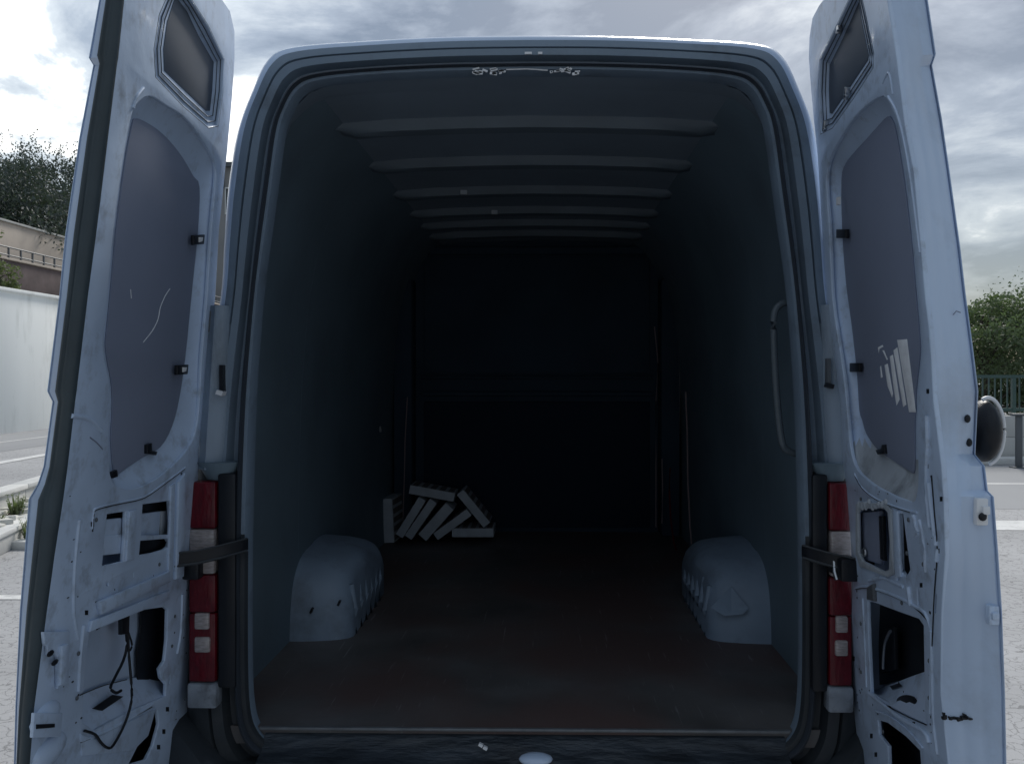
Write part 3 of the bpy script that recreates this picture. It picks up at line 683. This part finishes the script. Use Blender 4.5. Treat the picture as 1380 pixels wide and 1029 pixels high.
def make_door(side, T, inner, outer, recess_o, recess_b, small_o, small_b, holes, rdepth, skin_label=None):
    D = Door(side, T)
    # paired perimeter loops in door space; outer may be None -> same (Y, z) at offset T
    iy = D.yz(inner); oy = []
    for i, (a, q) in enumerate(zip(iy, outer)): oy.append(dyz(side, q[0], q[1], T) if q else (a[0] + .0, a[1]))
    v, f = fill2d(oy, (), .0006, .0)
    vs_ = [surf(side, a, b_, T + c) for a, b_, c in v]; fs = [list(x) for x in f]; o = len(vs_)
    mb = MB(); mb.add(vs_, fs)
    rows = []
    for k, (fr, dip) in enumerate(((0, 0), (.06, 0), (.12, 0), (.28, 0), (.34, .003), (.40, .002), (.60, .002), (.66, .005), (.72, .004), (.93, .004), (.97, .006), (1, .010)) if side > 0 else ((0, 0), (.3, 0), (.6, 0), (.9, 0), (1, .004))):
        rows.append([surf(side, a[0] + (b_[0] - a[0]) * fr + dip * (1 if q else 0), a[1] + (b_[1] - a[1]) * fr, T * fr) for a, b_, q in zip(iy, oy, outer)])
    mb.loft(rows, True)
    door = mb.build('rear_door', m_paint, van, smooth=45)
    hs = [D.yz(smooth_loop(recess_o, 3)), D.yz(smooth_loop(small_o, 3) if False else small_o)] + [D.yz(h) for h in holes]
    v, f = fill2d(iy, hs, .0025, .0025, 2)
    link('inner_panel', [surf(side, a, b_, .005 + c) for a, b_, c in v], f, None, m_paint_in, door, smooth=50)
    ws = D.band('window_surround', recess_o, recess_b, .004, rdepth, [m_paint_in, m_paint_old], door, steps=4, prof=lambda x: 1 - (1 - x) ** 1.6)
    if side > 0:
        for p_ in ws.data.polygons:
            if p_.center.z < 1.475: p_.material_index = 1
    tb = D.plate('trim_panel', smooth_loop(D.yz(recess_b, rdepth), 3), [], rdepth - .004, .004, .001, m_board, door, raw=True)
    D.band('vent_surround', small_o, small_b, .002, .024, m_paint_in, door, n=1, steps=12, smooth=25, prof=lambda x: min(1, (int(x * 3.001) + min(1, (x * 3.001 % 1) * 3.2)) / 3))
    D.plate('upper_panel', small_b, [], .0225, .003, .001, m_board2, door)
    return D, door, tb

# ---- left door
inL = [(24, 1250), (41, 1029), (47, 952), (64, 823), (74, 750), (86, 672), (89, 650), (92, 628), (102, 541), (104, 527), (119, 400), (130, 318), (137, 262), (146, 187), (158, 90), (160, 78), (168, 0), (176, -80), (183, -132),
       (215, -97), (250, -57), (280, -22), (299, 0), (310, 16), (316, 43), (316, 80), (313, 128), (305, 214), (295, 311), (290, 400), (284, 455), (278, 505), (272, 568), (268, 605), (267, 640), (265, 700), (261, 777), (258, 850), (255, 924), (251, 970), (245, 1006), (232, 1035), (205, 1080), (140, 1160), (60, 1225)]
outL = [(8, 1250), (19, 1029), (21, 952), (27, 823), (33, 750), (39, 672), (51, 652), (59, 628), (71, 541), (64, 527), (80, 400), (88, 318), (96, 262), (107, 187), (126, 88), (120, 78), (134, 0), (141, -80), (148, -148)] + [None] * 26
roL = [(177, 155), (186, 137), (202, 128), (225, 141), (249, 157), (270, 183), (287, 212), (292, 238), (286, 305), (280, 400), (273, 480), (270, 535), (264, 583), (247, 614), (218, 641), (187, 658), (160, 658), (148, 640), (145, 591), (147, 552), (146, 517), (141, 490), (138, 467), (139, 447), (145, 389), (152, 311), (164, 218)]
rbL = [(177, 166), (181, 161), (190, 163), (210, 175), (228, 192), (245, 214), (259, 238), (267, 252), (265, 310), (256, 400), (248, 480), (240, 535), (230, 574), (214, 602), (190, 616), (170, 629), (155, 639), (151, 630), (148, 591), (150, 552), (149, 517), (144, 490), (141, 467), (142, 447), (148, 389), (155, 311), (167, 218)]
soL = [(236, -30), (214, 20), (207, 66), (209, 104), (246, 143), (281, 173), (294, 170), (300, 125), (302, 80), (280, 34), (258, 0)]
sbL = [(237, -4), (226, 30), (221, 66), (222, 95), (252, 124), (278, 149), (283, 149), (286, 122), (288, 84), (268, 49), (252, 16)]
hA = [(144, 691), (171, 687), (170, 720), (167, 757), (137, 764), (141, 720)]
hB = [(192, 678), (229, 673), (231, 700), (230, 721), (210, 722), (190, 722)]
hE = [(189, 727), (226, 724), (229, 730), (227, 737), (222, 741), (205, 746), (187, 749)]
hC = [(120, 852), (124, 845), (171, 823), (222, 816), (227, 820), (226, 862), (223, 890), (216, 900), (218, 912), (225, 920), (224, 938), (170, 962), (127, 985), (111, 975), (112, 930), (116, 880)]
hD = [(203, 962), (213, 953), (215, 975), (207, 1005), (197, 1024), (172, 1031), (185, 1005), (196, 985)]
sl1 = [(228, 904), (230, 906), (230, 922), (227, 922)]
sm1 = [(143, 783), (147, 782), (147, 790), (143, 791)]
sm2 = [(179, 770), (181, 770), (181, 779), (179, 779)]
DL, doorL, trimL = make_door(-1, .058, inL, outL, roL, rbL, soL, sbL, [hA, hB, hE, hC, hD, sl1, sm1, sm2], .034)
doorL['label'] = 'left rear door with dark rubber seal along its free edge and a hanging cable'
# centre seal strip on the free edge
i0 = 19
eL = DL.yz(inL[:i0]); oL = [dyz(-1, q[0], q[1], .058) for q in outL[:i0]]
rows = []
for fr, up in ((.0, .002), (.02, .012), (.12, .020), (.30, .022), (.46, .014), (.52, .017), (.64, .012), (.70, .0)):
    rows.append([surf(-1, a[0] + (b_[0] - a[0]) * fr - up, a[1] + (b_[1] - a[1]) * fr, .058 * fr) for a, b_ in zip(eL, oL)])
mb = MB(); mb.loft(rows); mb.build('seal_strip', m_rubber, doorL, smooth=80)
DL.tube('ridge', [(179, 146), (183, 132), (193, 119)], .0, .004, m_paint_in, doorL)
# lower inner structure
DL.tube('panel_lip', [(124, 712), (126, 690), (131, 684), (160, 677), (194, 669), (222, 650), (249, 630)], .0, .003, m_paint_in, doorL)
DL.plate('stiffener', [(243, 650), (250, 640), (248, 775), (239, 778)], [], -.010, .012, .004, m_paint_in, doorL)
DL.plate('stiffener', [(232, 655), (236, 652), (233, 780), (228, 782)], [], -.006, .008, .003, m_paint_in, doorL)
DL.plate('ledge', [(138, 812), (229, 772), (229, 782), (140, 824)], [], -.012, .014, .005, m_paint_in, doorL)
DL.plate('ledge', [(126, 838), (229, 797), (229, 806), (124, 848)], [], -.008, .010, .004, m_paint_in, doorL)
DL.plate('rib', [(176, 690), (185, 688), (181, 752), (172, 754)], [], -.005, .008, .003, m_paint_in, doorL)
DL.plate('crossbar', [(136, 702), (173, 698), (172, 717), (136, 721)], [], .012, .012, .003, m_paint_in, doorL)
DL.plate('crossbar', [(136, 724), (172, 720), (170, 743), (134, 747)], [], .010, .012, .003, m_paint_in, doorL)
DL.plate('inner_box', [(188, 694), (216, 690), (214, 724), (186, 726)], [], .014, .012, .003, m_paint_in, doorL)
DL.plate('inner_box', [(218, 690), (232, 688), (231, 718), (217, 722)], [], .018, .010, .003, m_paint_old, doorL)
DL.plate('cavity_shade', [(140, 688), (232, 668), (232, 700), (136, 705)], [], .030, .003, .001, m_black, doorL)  # black plate standing in for the shade at the top of the openings
DL.plate('cavity_shade', [(183, 724), (232, 718), (232, 745), (183, 754)], [], .022, .003, .001, m_black, doorL)
DL.plate('cavity_shade', [(190, 815), (198, 812), (230, 806), (230, 920), (186, 918), (184, 880), (190, 850)], [], .046, .003, .001, m_black, doorL)
DL.plate('cavity_shade', [(165, 960), (220, 945), (220, 1040), (165, 1040)], [], .046, .003, .001, m_black, doorL)  # these black plates stand in for shade inside the door cavity
for pts in ([(125, 716), (127, 692), (132, 686), (160, 679), (194, 671), (222, 652), (249, 632)], [(130, 848), (170, 824), (226, 807)], [(140, 824), (229, 783)], [(108, 936), (140, 923), (171, 915)], [(109, 1000), (150, 982), (205, 952)]):
    DL.tube('crease_line', pts, -.002, .0012, m_black, doorL)  # black line added along lips and folds, crease shade drawn in
for q in ((68, 880), (74, 892)):
    mb = MB(); mb.ell(dp(-1, q[0], q[1], -.009), (.003, .012, .006), 10); mb.build('bolt', m_black, doorL)
sh = DL.band('shelf', [(108, 935), (140, 922), (171, 914), (200, 912), (228, 918)], [(109, 985), (127, 988), (165, 968), (200, 950), (227, 936)], .050, .002, m_paint_in, doorL, closed=False, n=2)
DL.plate('shelf_slot', [(126, 954), (152, 936), (166, 938), (138, 957)], [], .022, .003, .0005, m_black, doorL)
DL.plate('lower_stamping', [(110, 990), (128, 996), (210, 955), (200, 990), (180, 1010), (112, 1016)], [], -.003, .005, .002, m_paint_in, doorL)
# latch pieces on the free edge side
DL.plate('latch_bracket', [(61, 853), (94, 852), (92, 918), (80, 925), (79, 884), (74, 875), (62, 866)], [(lambda q: q)([(66, 872), (70, 872), (70, 880), (66, 880)])], -.008, .008, .003, m_paint_in, doorL)
DL.plate('latch_bar', [(86, 872), (91, 870), (90, 918), (84, 920)], [], -.016, .012, .004, m_paint_in, doorL)
mb = MB(); mb.ell(dp(-1, 60, 965, 0), (.016, .05, .028), 16); mb.build('latch_boss', m_paint_in, doorL, smooth=80)
mb = MB(); mb.ell(dp(-1, 66, 1010, 0), (.014, .06, .03), 16); mb.build('latch_boss', m_paint_in, doorL, smooth=80)
DL.plate('latch_plate', [(48, 962), (84, 962), (82, 990), (46, 991)], [], -.018, .008, .003, m_paint_in, doorL)
DL.plate('latch_slot', [(50, 976), (74, 975), (74, 979), (50, 981)], [], -.020, .003, .0008, m_black, doorL)
for q in ((269, 323), (247, 498)):
    DL.plate('panel_clip', [(q[0] - 7, q[1] - 5), (q[0] + 7, q[1] - 6), (q[0] + 6, q[1] + 5), (q[0] - 7, q[1] + 6)], [], .012, .01, .002, m_black, doorL)
    DL.plate('clip_head', [(q[0], q[1] - 3), (q[0] + 5, q[1] - 3), (q[0] + 4, q[1] + 2), (q[0], q[1] + 3)], [], .009, .003, .0006, m_white, doorL)
DL.plate('panel_clip', [(200, 600), (205, 598), (205, 608), (212, 609), (211, 612), (200, 610)], [], .02, .01, .002, m_black, doorL)
DL.plate('panel_clip', [(152, 637), (158, 634), (159, 641), (154, 643)], [], .015, .01, .002, m_black, doorL)
DL.tube('scratch', [(229, 389), (223, 398), (216, 414), (213, 430), (205, 446), (193, 461)], .0295, .0008, m_chalk, doorL)
DL.tube('scratch', [(176, 390), (177, 402)], .0295, .0008, m_chalk, doorL)
DL.tube('dent_mark', [(121, 589), (130, 596), (138, 605)], .0, .0015, m_board, doorL)
# dark hardware specks
for q in ((125, 706), (117, 825), (226, 955), (221, 985), (214, 1006), (246, 640)):
    DL.plate('hole', [(q[0] - 2, q[1] - 3), (q[0] + 2, q[1] - 3), (q[0] + 2, q[1] + 3), (q[0] - 2, q[1] + 3)], [], -.0008, .001, .0002, m_black, doorL)
# hanging wiring
DL.plate('cable_connector', [(166, 824), (175, 822), (174, 852), (166, 853)], [], .016, .012, .003, m_black, doorL)
DL.tube('cable', [(170, 850, .02), (171, 870, .02), (166, 890, .015), (155, 912, .01), (149, 926, .0), (156, 933, -.004), (163, 930, -.004)], .01, .0035, m_black, doorL)
DL.tube('cable', [(172, 850, .02), (174, 885, .012), (177, 920, -.004), (177, 945, -.008), (168, 975, -.01), (153, 1003, -.012), (145, 1007, -.012), (136, 1000, -.01), (128, 989, -.008), (114, 984, -.006)], .0, .0032, m_black, doorL)
DL.tube('cable', [(173, 852, .02), (178, 868, .02), (175, 876, .02)], .02, .0025, m_black, doorL)
mb = MB(); c = dp(-1, 264, 760, -.02); mb.box(c, (.05, .085, .07)); mb.box(c + Vector((.03, .03, 0)), (.03, .05, .045)); mb.build('check_bracket', m_black, doorL, bevel=.008)

# ---- right door
inR = [(1298, 1250), (1277, 1029), (1267, 932), (1268, 823), (1273, 746), (1271, 669), (1270, 660), (1268, 628), (1266, 612), (1257, 540), (1254, 478), (1251, 440), (1246, 400), (1240, 330), (1231, 233), (1219, 171), (1209, 90), (1207, 74), (1195, 0), (1182, -90),
       (1160, -65), (1140, -38), (1120, -12), (1104, 8), (1095, 25), (1091, 50), (1090, 78), (1093, 120), (1097, 163), (1102, 210), (1108, 311), (1112, 400), (1122, 467), (1129, 517), (1133, 544), (1136, 622), (1141, 657), (1146, 720), (1149, 784), (1147, 870), (1149, 940), (1154, 985), (1160, 1018), (1175, 1060), (1205, 1110), (1250, 1190)]
outR = [(1366, 1250), (1356, 1029), (1354, 932), (1350, 823), (1345, 746), (1339, 669), (1331, 661), (1327, 628), (1314, 612), (1318, 527), (1311, 470), (1307, 440), (1301, 395), (1294, 335), (1279, 228), (1269, 160), (1256, 88), (1261, 73), (1250, 0), (1238, -95)] + [None] * 26
roR = [(1190, 128), (1203, 148), (1211, 171), (1221, 233), (1230, 311), (1238, 400), (1242, 447), (1243, 478), (1238, 525), (1236, 580), (1238, 640), (1233, 676), (1218, 674), (1203, 668), (1182, 657), (1166, 645), (1154, 632), (1147, 612), (1143, 580), (1138, 520), (1131, 470), (1121, 400), (1117, 311), (1113, 250), (1116, 219), (1128, 192), (1145, 165), (1165, 143)]
rbR = [(1198, 158), (1204, 162), (1209, 178), (1219, 238), (1228, 311), (1236, 400), (1240, 447), (1241, 478), (1236, 525), (1234, 580), (1234, 632), (1228, 634), (1212, 624), (1200, 616), (1188, 608), (1178, 597), (1169, 583), (1164, 566), (1160, 552), (1157, 505), (1150, 440), (1142, 380), (1137, 311), (1136, 242), (1141, 222), (1153, 206), (1168, 190), (1184, 172)]
soR = [(1157, -22), (1166, 14), (1178, 72), (1177, 92), (1150, 134), (1122, 173), (1106, 181), (1103, 125), (1105, 80), (1126, 38), (1146, -4)]
sbR = [(1157, 4), (1160, 26), (1170, 74), (1169, 81), (1145, 117), (1121, 153), (1118, 152), (1117, 122), (1118, 88), (1136, 52), (1151, 18)]
gR = [(1155, 690), (1158, 684), (1190, 683), (1196, 690), (1199, 730), (1198, 768), (1190, 771), (1162, 757), (1156, 745)]
g2 = [(1211, 690), (1217, 690), (1222, 730), (1227, 768), (1221, 779), (1213, 768), (1212, 730)]
g3 = [(1168, 808), (1178, 810), (1210, 822), (1238, 832), (1245, 842), (1246, 905), (1248, 972), (1225, 962), (1200, 950), (1173, 934), (1170, 870)]
g4 = [(1182, 968), (1196, 972), (1220, 990), (1240, 1010), (1243, 1050), (1198, 1060), (1196, 1005), (1184, 990)]
s1 = [(1235, 790), (1238, 790), (1240, 815), (1236, 818)]
s2 = [(1259, 799), (1263, 799), (1261, 827), (1257, 827)]
s3 = [(1208, 772), (1212, 772), (1212, 783), (1208, 783)]
s4 = [(1190, 110), (1197, 97), (1201, 99), (1202, 126), (1199, 127), (1194, 116)]
DR, doorR, trimR = make_door(1, .088, inR, outR, roR, rbR, soR, sbR, [gR, g2, g3, g4, s1, s2, s3], .036)
for DD, dd, lo, lb in ((DL, doorL, soL, sbL), (DR, doorR, soR, sbR)):
    for f_ in (.0, .34, .67):
        lp = [(a_[0] + (b_[0] - a_[0]) * f_, a_[1] + (b_[1] - a_[1]) * f_) for a_, b_ in zip(lo, lb)]
        DD.tube('crease_line', lp + lp[:1], .001 + .0075 * 3 * f_ * .9, .0014, m_board2, dd, n=1)  # dark lines put on the pressed steps as their crease shade
doorR['label'] = 'right rear door with torn white sticker on its grey panel'
DR.tube('ridge', [(1190, 112), (1197, 98), (1201, 110), (1203, 127)], .0, .0025, m_paint_in, doorR)
DR.tube('ridge', [(1197, 130), (1208, 150), (1217, 182), (1228, 245), (1240, 340)], .0, .0028, m_paint_in, doorR)
for q in ((1131, 37), (1141, 126), (1112, 170)):
    p = dp(1, q[0], q[1], .006); mb = MB(); mb.box(p, (.012, .012, .03), Matrix.Rotation(.4, 3, 'X')); mb.box(p + Vector((-.006, -.012, -.01)), (.008, .014, .008)); mb.build('panel_clip', m_steel, doorR, bevel=.002)
for q, dx in (((1133, 315), 6), ((1151, 495), 6)):
    DR.plate('panel_clip', [(q[0] - dx, q[1] - 5), (q[0] + dx, q[1] - 5), (q[0] + dx, q[1] + 5), (q[0] - dx, q[1] + 5)], [], .018, .010, .002, m_black, doorR)
DR.plate('panel_clip', [(1180, 607), (1187, 605), (1188, 600), (1190, 600), (1191, 610), (1182, 611)], [], .024, .01, .002, m_black, doorR)
mb = MB(); mb.box(dp(1, 1130, 271, .012), (.008, .012, .02)); mb.build('panel_clip', m_white, doorR)
# torn sticker remains
for q in ([(1209, 458), (1222, 457), (1234, 555), (1225, 555)], [(1204, 472), (1209, 468), (1221, 545), (1217, 548)], [(1199, 480), (1203, 478), (1212, 538), (1208, 546), (1204, 520)], [(1192, 492), (1196, 490), (1203, 530), (1202, 535), (1196, 520)], [(1186, 494), (1187, 493), (1189, 508), (1187, 509)],
          [(1183, 468), (1189, 465), (1190, 467), (1185, 470), (1184, 475)], [(1189, 472), (1191, 472), (1196, 484), (1195, 485)]):
    DR.plate('torn_sticker', q, [], .0312, .0008, .0002, m_chalk, doorR)
# lower inner structure
DR.tube('panel_lip', [(1152, 638), (1160, 655), (1178, 670), (1200, 680), (1225, 688), (1236, 690)], .0, .003, m_paint_in, doorR)
DR.plate('latch_plate', [(1158, 692), (1184, 690), (1184, 758), (1164, 752), (1160, 745)], [], .012, .012, .003, m_board, doorR)
DR.plate('latch_slot', [(1184, 696), (1188, 696), (1190, 754), (1186, 752)], [], .008, .01, .002, m_black, doorR)
DR.plate('latch_rim', [(1153, 680), (1158, 677), (1193, 680), (1200, 688), (1203, 772), (1195, 776), (1158, 762), (1153, 746)], [gR], -.006, .008, .002, m_paint_old, doorR)
mb = MB(); rr2 = random.Random(5)
for k in range(9):
    mb.ell(dp(1, 1158 + k * 4.5, 679 + rr2.uniform(-3, 4), -.003), (.005, .010, rr2.uniform(.006, .012)), 10)
mb.build('sealant_bead', m_paint_old, doorR, smooth=80)
mb = MB(); mb.ell(dp(1, 1165, 744, .006), (.006, .014, .012), 12); mb.build('latch_pin', m_steel, doorR, smooth=80)
DR.plate('stiffener', [(1203, 690), (1208, 690), (1212, 775), (1206, 776)], [], -.006, .008, .003, m_paint_in, doorR)
DR.tube('fold', [(1153, 792), (1168, 790), (1200, 800), (1232, 816), (1252, 836), (1255, 905), (1254, 960)], .0, .004, m_paint_in, doorR)
DR.tube('fold', [(1163, 806), (1166, 870), (1168, 925)], .0, .003, m_paint_in, doorR)
for pts in ([(1232, 694), (1237, 715), (1234, 720)], [(1252, 650), (1258, 700), (1262, 735)], [(1262, 722), (1264, 740), (1263, 755)], [(1225, 790), (1228, 815)], [(1250, 560), (1251, 600), (1249, 650), (1254, 710)]):
    DR.tube('stamping', pts, .0, .006, m_paint_in, doorR)
DR.plate('wiper_mount', [(1168, 792), (1175, 788), (1176, 808), (1168, 806)], [], -.010, .012, .003, m_rail, doorR)
DR.tube('inner_rod', [(1190, 900, .03), (1192, 870, .03), (1197, 855, .03), (1200, 850, .03)], .03, .004, m_steel, doorR)
DR.plate('inner_box', [(1185, 850), (1204, 846), (1206, 900), (1187, 905)], [], .05, .01, .002, m_black, doorR)
DR.plate('cavity_shade', [(1168, 806), (1250, 830), (1250, 908), (1170, 925)], [], .076, .004, .001, m_black, doorR)  # black plate added as the shade inside the large opening
DR.plate('cavity_shade', [(1180, 960), (1244, 985), (1248, 1060), (1196, 1065)], [], .076, .004, .001, m_black, doorR)
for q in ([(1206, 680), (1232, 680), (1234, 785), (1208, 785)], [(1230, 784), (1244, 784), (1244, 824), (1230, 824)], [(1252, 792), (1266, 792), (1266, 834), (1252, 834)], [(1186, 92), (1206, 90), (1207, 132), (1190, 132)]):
    DR.plate('cavity_shade', q, [], .03, .003, .001, m_black, doorR)  # black plates behind the slots, shade of the cavity put in as colour
for pts in ([(1153, 794), (1168, 792), (1200, 802), (1232, 818), (1251, 837)], [(1173, 937), (1200, 953), (1225, 966), (1248, 976)], [(1152, 641), (1161, 657), (1179, 672), (1201, 682), (1226, 690)], [(1255, 640), (1259, 690), (1263, 740), (1259, 800), (1256, 870)]):
    DR.tube('crease_line', pts, -.002, .0012, m_black, doorR)  # crease shade drawn in as thin black lines along the folds
DR.band('shelf', [(1169, 932), (1200, 922), (1225, 912), (1248, 904)], [(1174, 936), (1200, 951), (1226, 964), (1249, 975)], .055, -.004, m_paint_in, doorR, closed=False, n=2)
DR.plate('shelf_hole', [(1221 + 13 * math.cos(a), 944 + 8 * math.sin(a)) for a in [k * math.pi / 8 for k in range(16)]], [], .016, .003, .0005, m_black, doorR)
DR.plate('shelf_slot', [(1199, 924), (1211, 920), (1214, 924), (1202, 928)], [], .038, .003, .0005, m_black, doorR)
DR.tube('fold', [(1172, 934), (1190, 948), (1215, 968), (1245, 985), (1252, 1000)], -.002, .005, m_paint_in, doorR)
DR.tube('fold', [(1180, 958), (1200, 965), (1225, 985), (1243, 1006)], -.002, .003, m_paint_in, doorR)
for q in ((1241, 788), (1150, 887), (1174, 991), (1180, 1016), (1231, 975), (1199, 953), (1264, 742), (1250, 527), (1249, 628), (1268, 672)):
    DR.plate('hole', [(q[0] - 1.6, q[1] - 3), (q[0] + 1.6, q[1] - 3), (q[0] + 1.6, q[1] + 3), (q[0] - 1.6, q[1] + 3)], [], -.0008, .001, .0002, m_black, doorR)
def bolts(DD, dd, pts, rad, m, name):
    for q in pts:
        c = dp(DD.side, q[0], q[1], -.002); me_ = MB(); me_.ell(c, (rad * .5, rad, rad), 10); me_.build(name, m, dd, smooth=80)
bolts(DR, doorR, [(1160, 672), (1224, 700), (1222, 745), (1244, 760), (1180, 800), (1215, 812), (1160, 840), (1160, 905), (1252, 890), (1252, 940), (1190, 985), (1256, 705)], .005, m_rail, 'bolt')
bolts(DL, doorL, [(130, 700), (178, 735), (181, 716), (240, 690), (215, 760), (160, 800), (200, 790), (106, 880), (104, 940), (232, 870), (236, 830), (150, 1005)], .005, m_rail, 'bolt')
for pts in ([(1172, 782), (1190, 778), (1204, 784), (1218, 790)], [(1240, 700), (1246, 730), (1248, 770)], [(1256, 850), (1257, 900), (1258, 960), (1264, 1015)]):
    DR.tube('stamping', pts, .001, .005, m_paint_in, doorR)
for pts in ([(106, 700), (100, 760), (98, 820), (104, 860)], [(96, 560), (120, 565), (136, 580)], [(245, 800), (243, 850), (238, 880)], [(112, 842), (107, 890), (105, 930)], [(120, 994), (160, 976), (205, 948)]):
    DL.tube('stamping', pts, .001, .005, m_paint_in, doorL)
mb = MB(); rr4 = random.Random(11)
for k in range(40):
    px, py = rr4.choice([(1255, rr4.uniform(640, 1010)), (rr4.uniform(1160, 1250), 950 + rr4.gauss(0, 14)), (rr4.uniform(1150, 1235), rr4.uniform(660, 690)), (1156, rr4.uniform(770, 960))]); mb.ell(dp(1, px + rr4.gauss(0, 2), py, -.0005), (.001, rr4.uniform(.001, .005), rr4.uniform(.001, .004)), 6)
mb.build('chipped_patch', m_black, doorR)
mb = MB()
for k in range(36):
    px, py = rr4.choice([(rr4.uniform(80, 110), rr4.uniform(660, 1000)), (rr4.uniform(120, 230), rr4.uniform(770, 830)), (rr4.uniform(235, 255), rr4.uniform(790, 990))]); mb.ell(dp(-1, px, py, -.0005), (.001, rr4.uniform(.001, .006), rr4.uniform(.001, .003)), 6)
mb.build('chipped_patch', m_black, doorL)
# pieces on the smooth free edge, placed on the edge wall
def edge_pt(px, py):
    """point on the right door's free edge wall"""
    best = None
    for k in range(41):
        f_ = k / 40; off = .088 * f_
        Yi = [dyz(1, *q) for q in inR[:20]]; Yo = [dyz(1, *q, .088) for q in outR[:20]]
        Y, z = dyz(1, px, py, off)
        def yat(L_):
            for a, b_ in zip(L_, L_[1:]):
                if min(a[1], b_[1]) <= z <= max(a[1], b_[1]): return a[0] + (b_[0] - a[0]) * (z - a[1]) / ((b_[1] - a[1]) or 1e-6)
            return L_[0][0] if z < L_[0][1] else L_[-1][0]
        ye = yat(Yi) * (1 - f_) + yat(Yo) * f_
        if best is None or abs(ye - Y) < best[0]: best = (abs(ye - Y), surf(1, ye, z, off))
    return best[1]
p = edge_pt(1322, 689); mb = MB(); mb.box(p, (.022, .016, .05)); mb.box(p + Vector((.004, -.01, .004)), (.014, .012, .016)); mb.build('latch_catch', m_white, doorR, bevel=.003)
mb = MB(); mb.ell(p + Vector((-.002, -.012, -.008)), (.008, .005, .008), 10); mb.build('latch_hole', m_black, doorR)
p = edge_pt(1338, 828); mb = MB(); mb.box(p, (.02, .016, .036)); mb.box(p + Vector((0, -.008, 0)), (.014, .012, .014)); mb.build('latch_catch', m_paint_in, doorR, bevel=.003)
for q in ((1304, 564), (1306, 596)):
    mb = MB(); mb.ell(edge_pt(*q), (.006, .005, .008), 10); mb.build('hole', m_black, doorR)
mb = MB(); rr3 = random.Random(9)
for k in range(22):
    x = 1272 + 38 * rr3.random(); p = edge_pt(x, 966 + rr3.gauss(0, 2.2)); mb.box(p, (rr3.uniform(.004, .016), .005, rr3.uniform(.002, .006)), Matrix.Rotation(rr3.uniform(-.3, .3), 3, 'Y'))
mb.build('chipped_patch', m_black, doorR)
p = edge_pt(1288, 422); mb = MB(); mb.tube([p + Vector((-.006, -.002, -.003)), p + Vector((0, -.002, .004)), p + Vector((.008, -.002, .001))], .0012, 5); mb.build('dent_mark', m_board, doorR)
# exterior handle sticking out past the edge
hc = at(1315, 577, 1.72)
mb = MB(); mb.tube([hc + Vector((.001 + .031 * math.cos(t_), -.045, .064 * math.sin(t_) - .002)) for t_ in [R(-85 + 195 * k / 28) for k in range(29)]], .0042, 8); mb.build('handle_bezel', m_white, doorR, smooth=80)
mb = MB(); mb.ell(hc + Vector((.0, -.03, -.003)), (.028, .05, .061), 24); mb.build('door_handle', m_black, doorR, smooth=80)
mb = MB(); c = dp(1, 1140, 765, -.02); mb.box(c, (.05, .07, .06)); mb.box(c + Vector((-.02, .03, .0)), (.03, .05, .04)); mb.build('check_bracket', m_black, doorR, bevel=.008)
mb = MB(); mb.tube([c + Vector((-.028, -.01, -.03)), c + Vector((-.03, 0, -.01)), c + Vector((-.028, .01, .03))], .006, 8); mb.build('bracket_pin', m_steel, doorR)

# ------------------------------------------------------------------ pile of pale blocks on the cargo floor
def block(c, ln, th, dep, ang, label, tilt=0.0, yaw=0.0, drop=True):
    rot = Matrix.Rotation(yaw, 3, 'Z') @ Matrix.Rotation(-ang, 3, 'Y') @ Matrix.Rotation(tilt, 3, 'X')
    mb = MB(); mb.box((0, 0, 0), (ln, dep, th))
    c = Vector(c)
    for sg in (-1, 1):                      # ribbed wide faces
        for k in range(5):
            mb.box((-ln / 2 + ln * (k + .5) / 5, 0, sg * (th / 2 + .001)), (ln * .12, dep * .94, .004), mi=1)
    vs_ = [rot @ v + c for v in mb.v]
    o = link('block', vs_, mb.f, mb.m, [m_block, m_blockf], None, smooth=0, org=c)
    return tag(o, label, 'block', 'pale blocks piled on the cargo floor')
def blk(x0, y0, x1, y1, th, Y, label, dep=.24, tilt=0.0, yaw=0.0):
    a = at(x0, y0, Y); b_ = at(x1, y1, Y); c = (a + b_) / 2 + Vector((0, dep / 2, 0)); d = b_ - a
    return block(c, d.length, th, dep, math.atan2(d.z, d.x), label, tilt, yaw)
blk(527, 731, 524, 672, .058, 5.04, 'upright pale block standing at the left end of the pile', dep=.32, tilt=0.05, yaw=-.12)
blk(538, 722, 569, 672, .046, 5.06, 'leaning block second from left in the pile, under the top block', dep=.22)
blk(550, 724, 584, 675, .046, 5.05, 'leaning block third from left in the pile, touching its neighbour', dep=.22)
blk(569, 724, 606, 682, .060, 5.04, 'thickest leaning block in the middle of the pile', dep=.22)
blk(587, 723, 632, 690, .046, 5.05, 'lowest leaning block of the pile, tilted to the right', dep=.22)
blk(552, 659, 612, 670, .050, 5.06, 'block lying across the top of the pile', dep=.20)
blk(620, 663, 656, 707, .048, 5.06, 'block tilted steeply down to the right at the right side of the pile', dep=.22)
blk(609, 717.5, 665, 717.5, .050, 5.05, 'block lying flat on the floor at the right end of the pile', dep=.22)
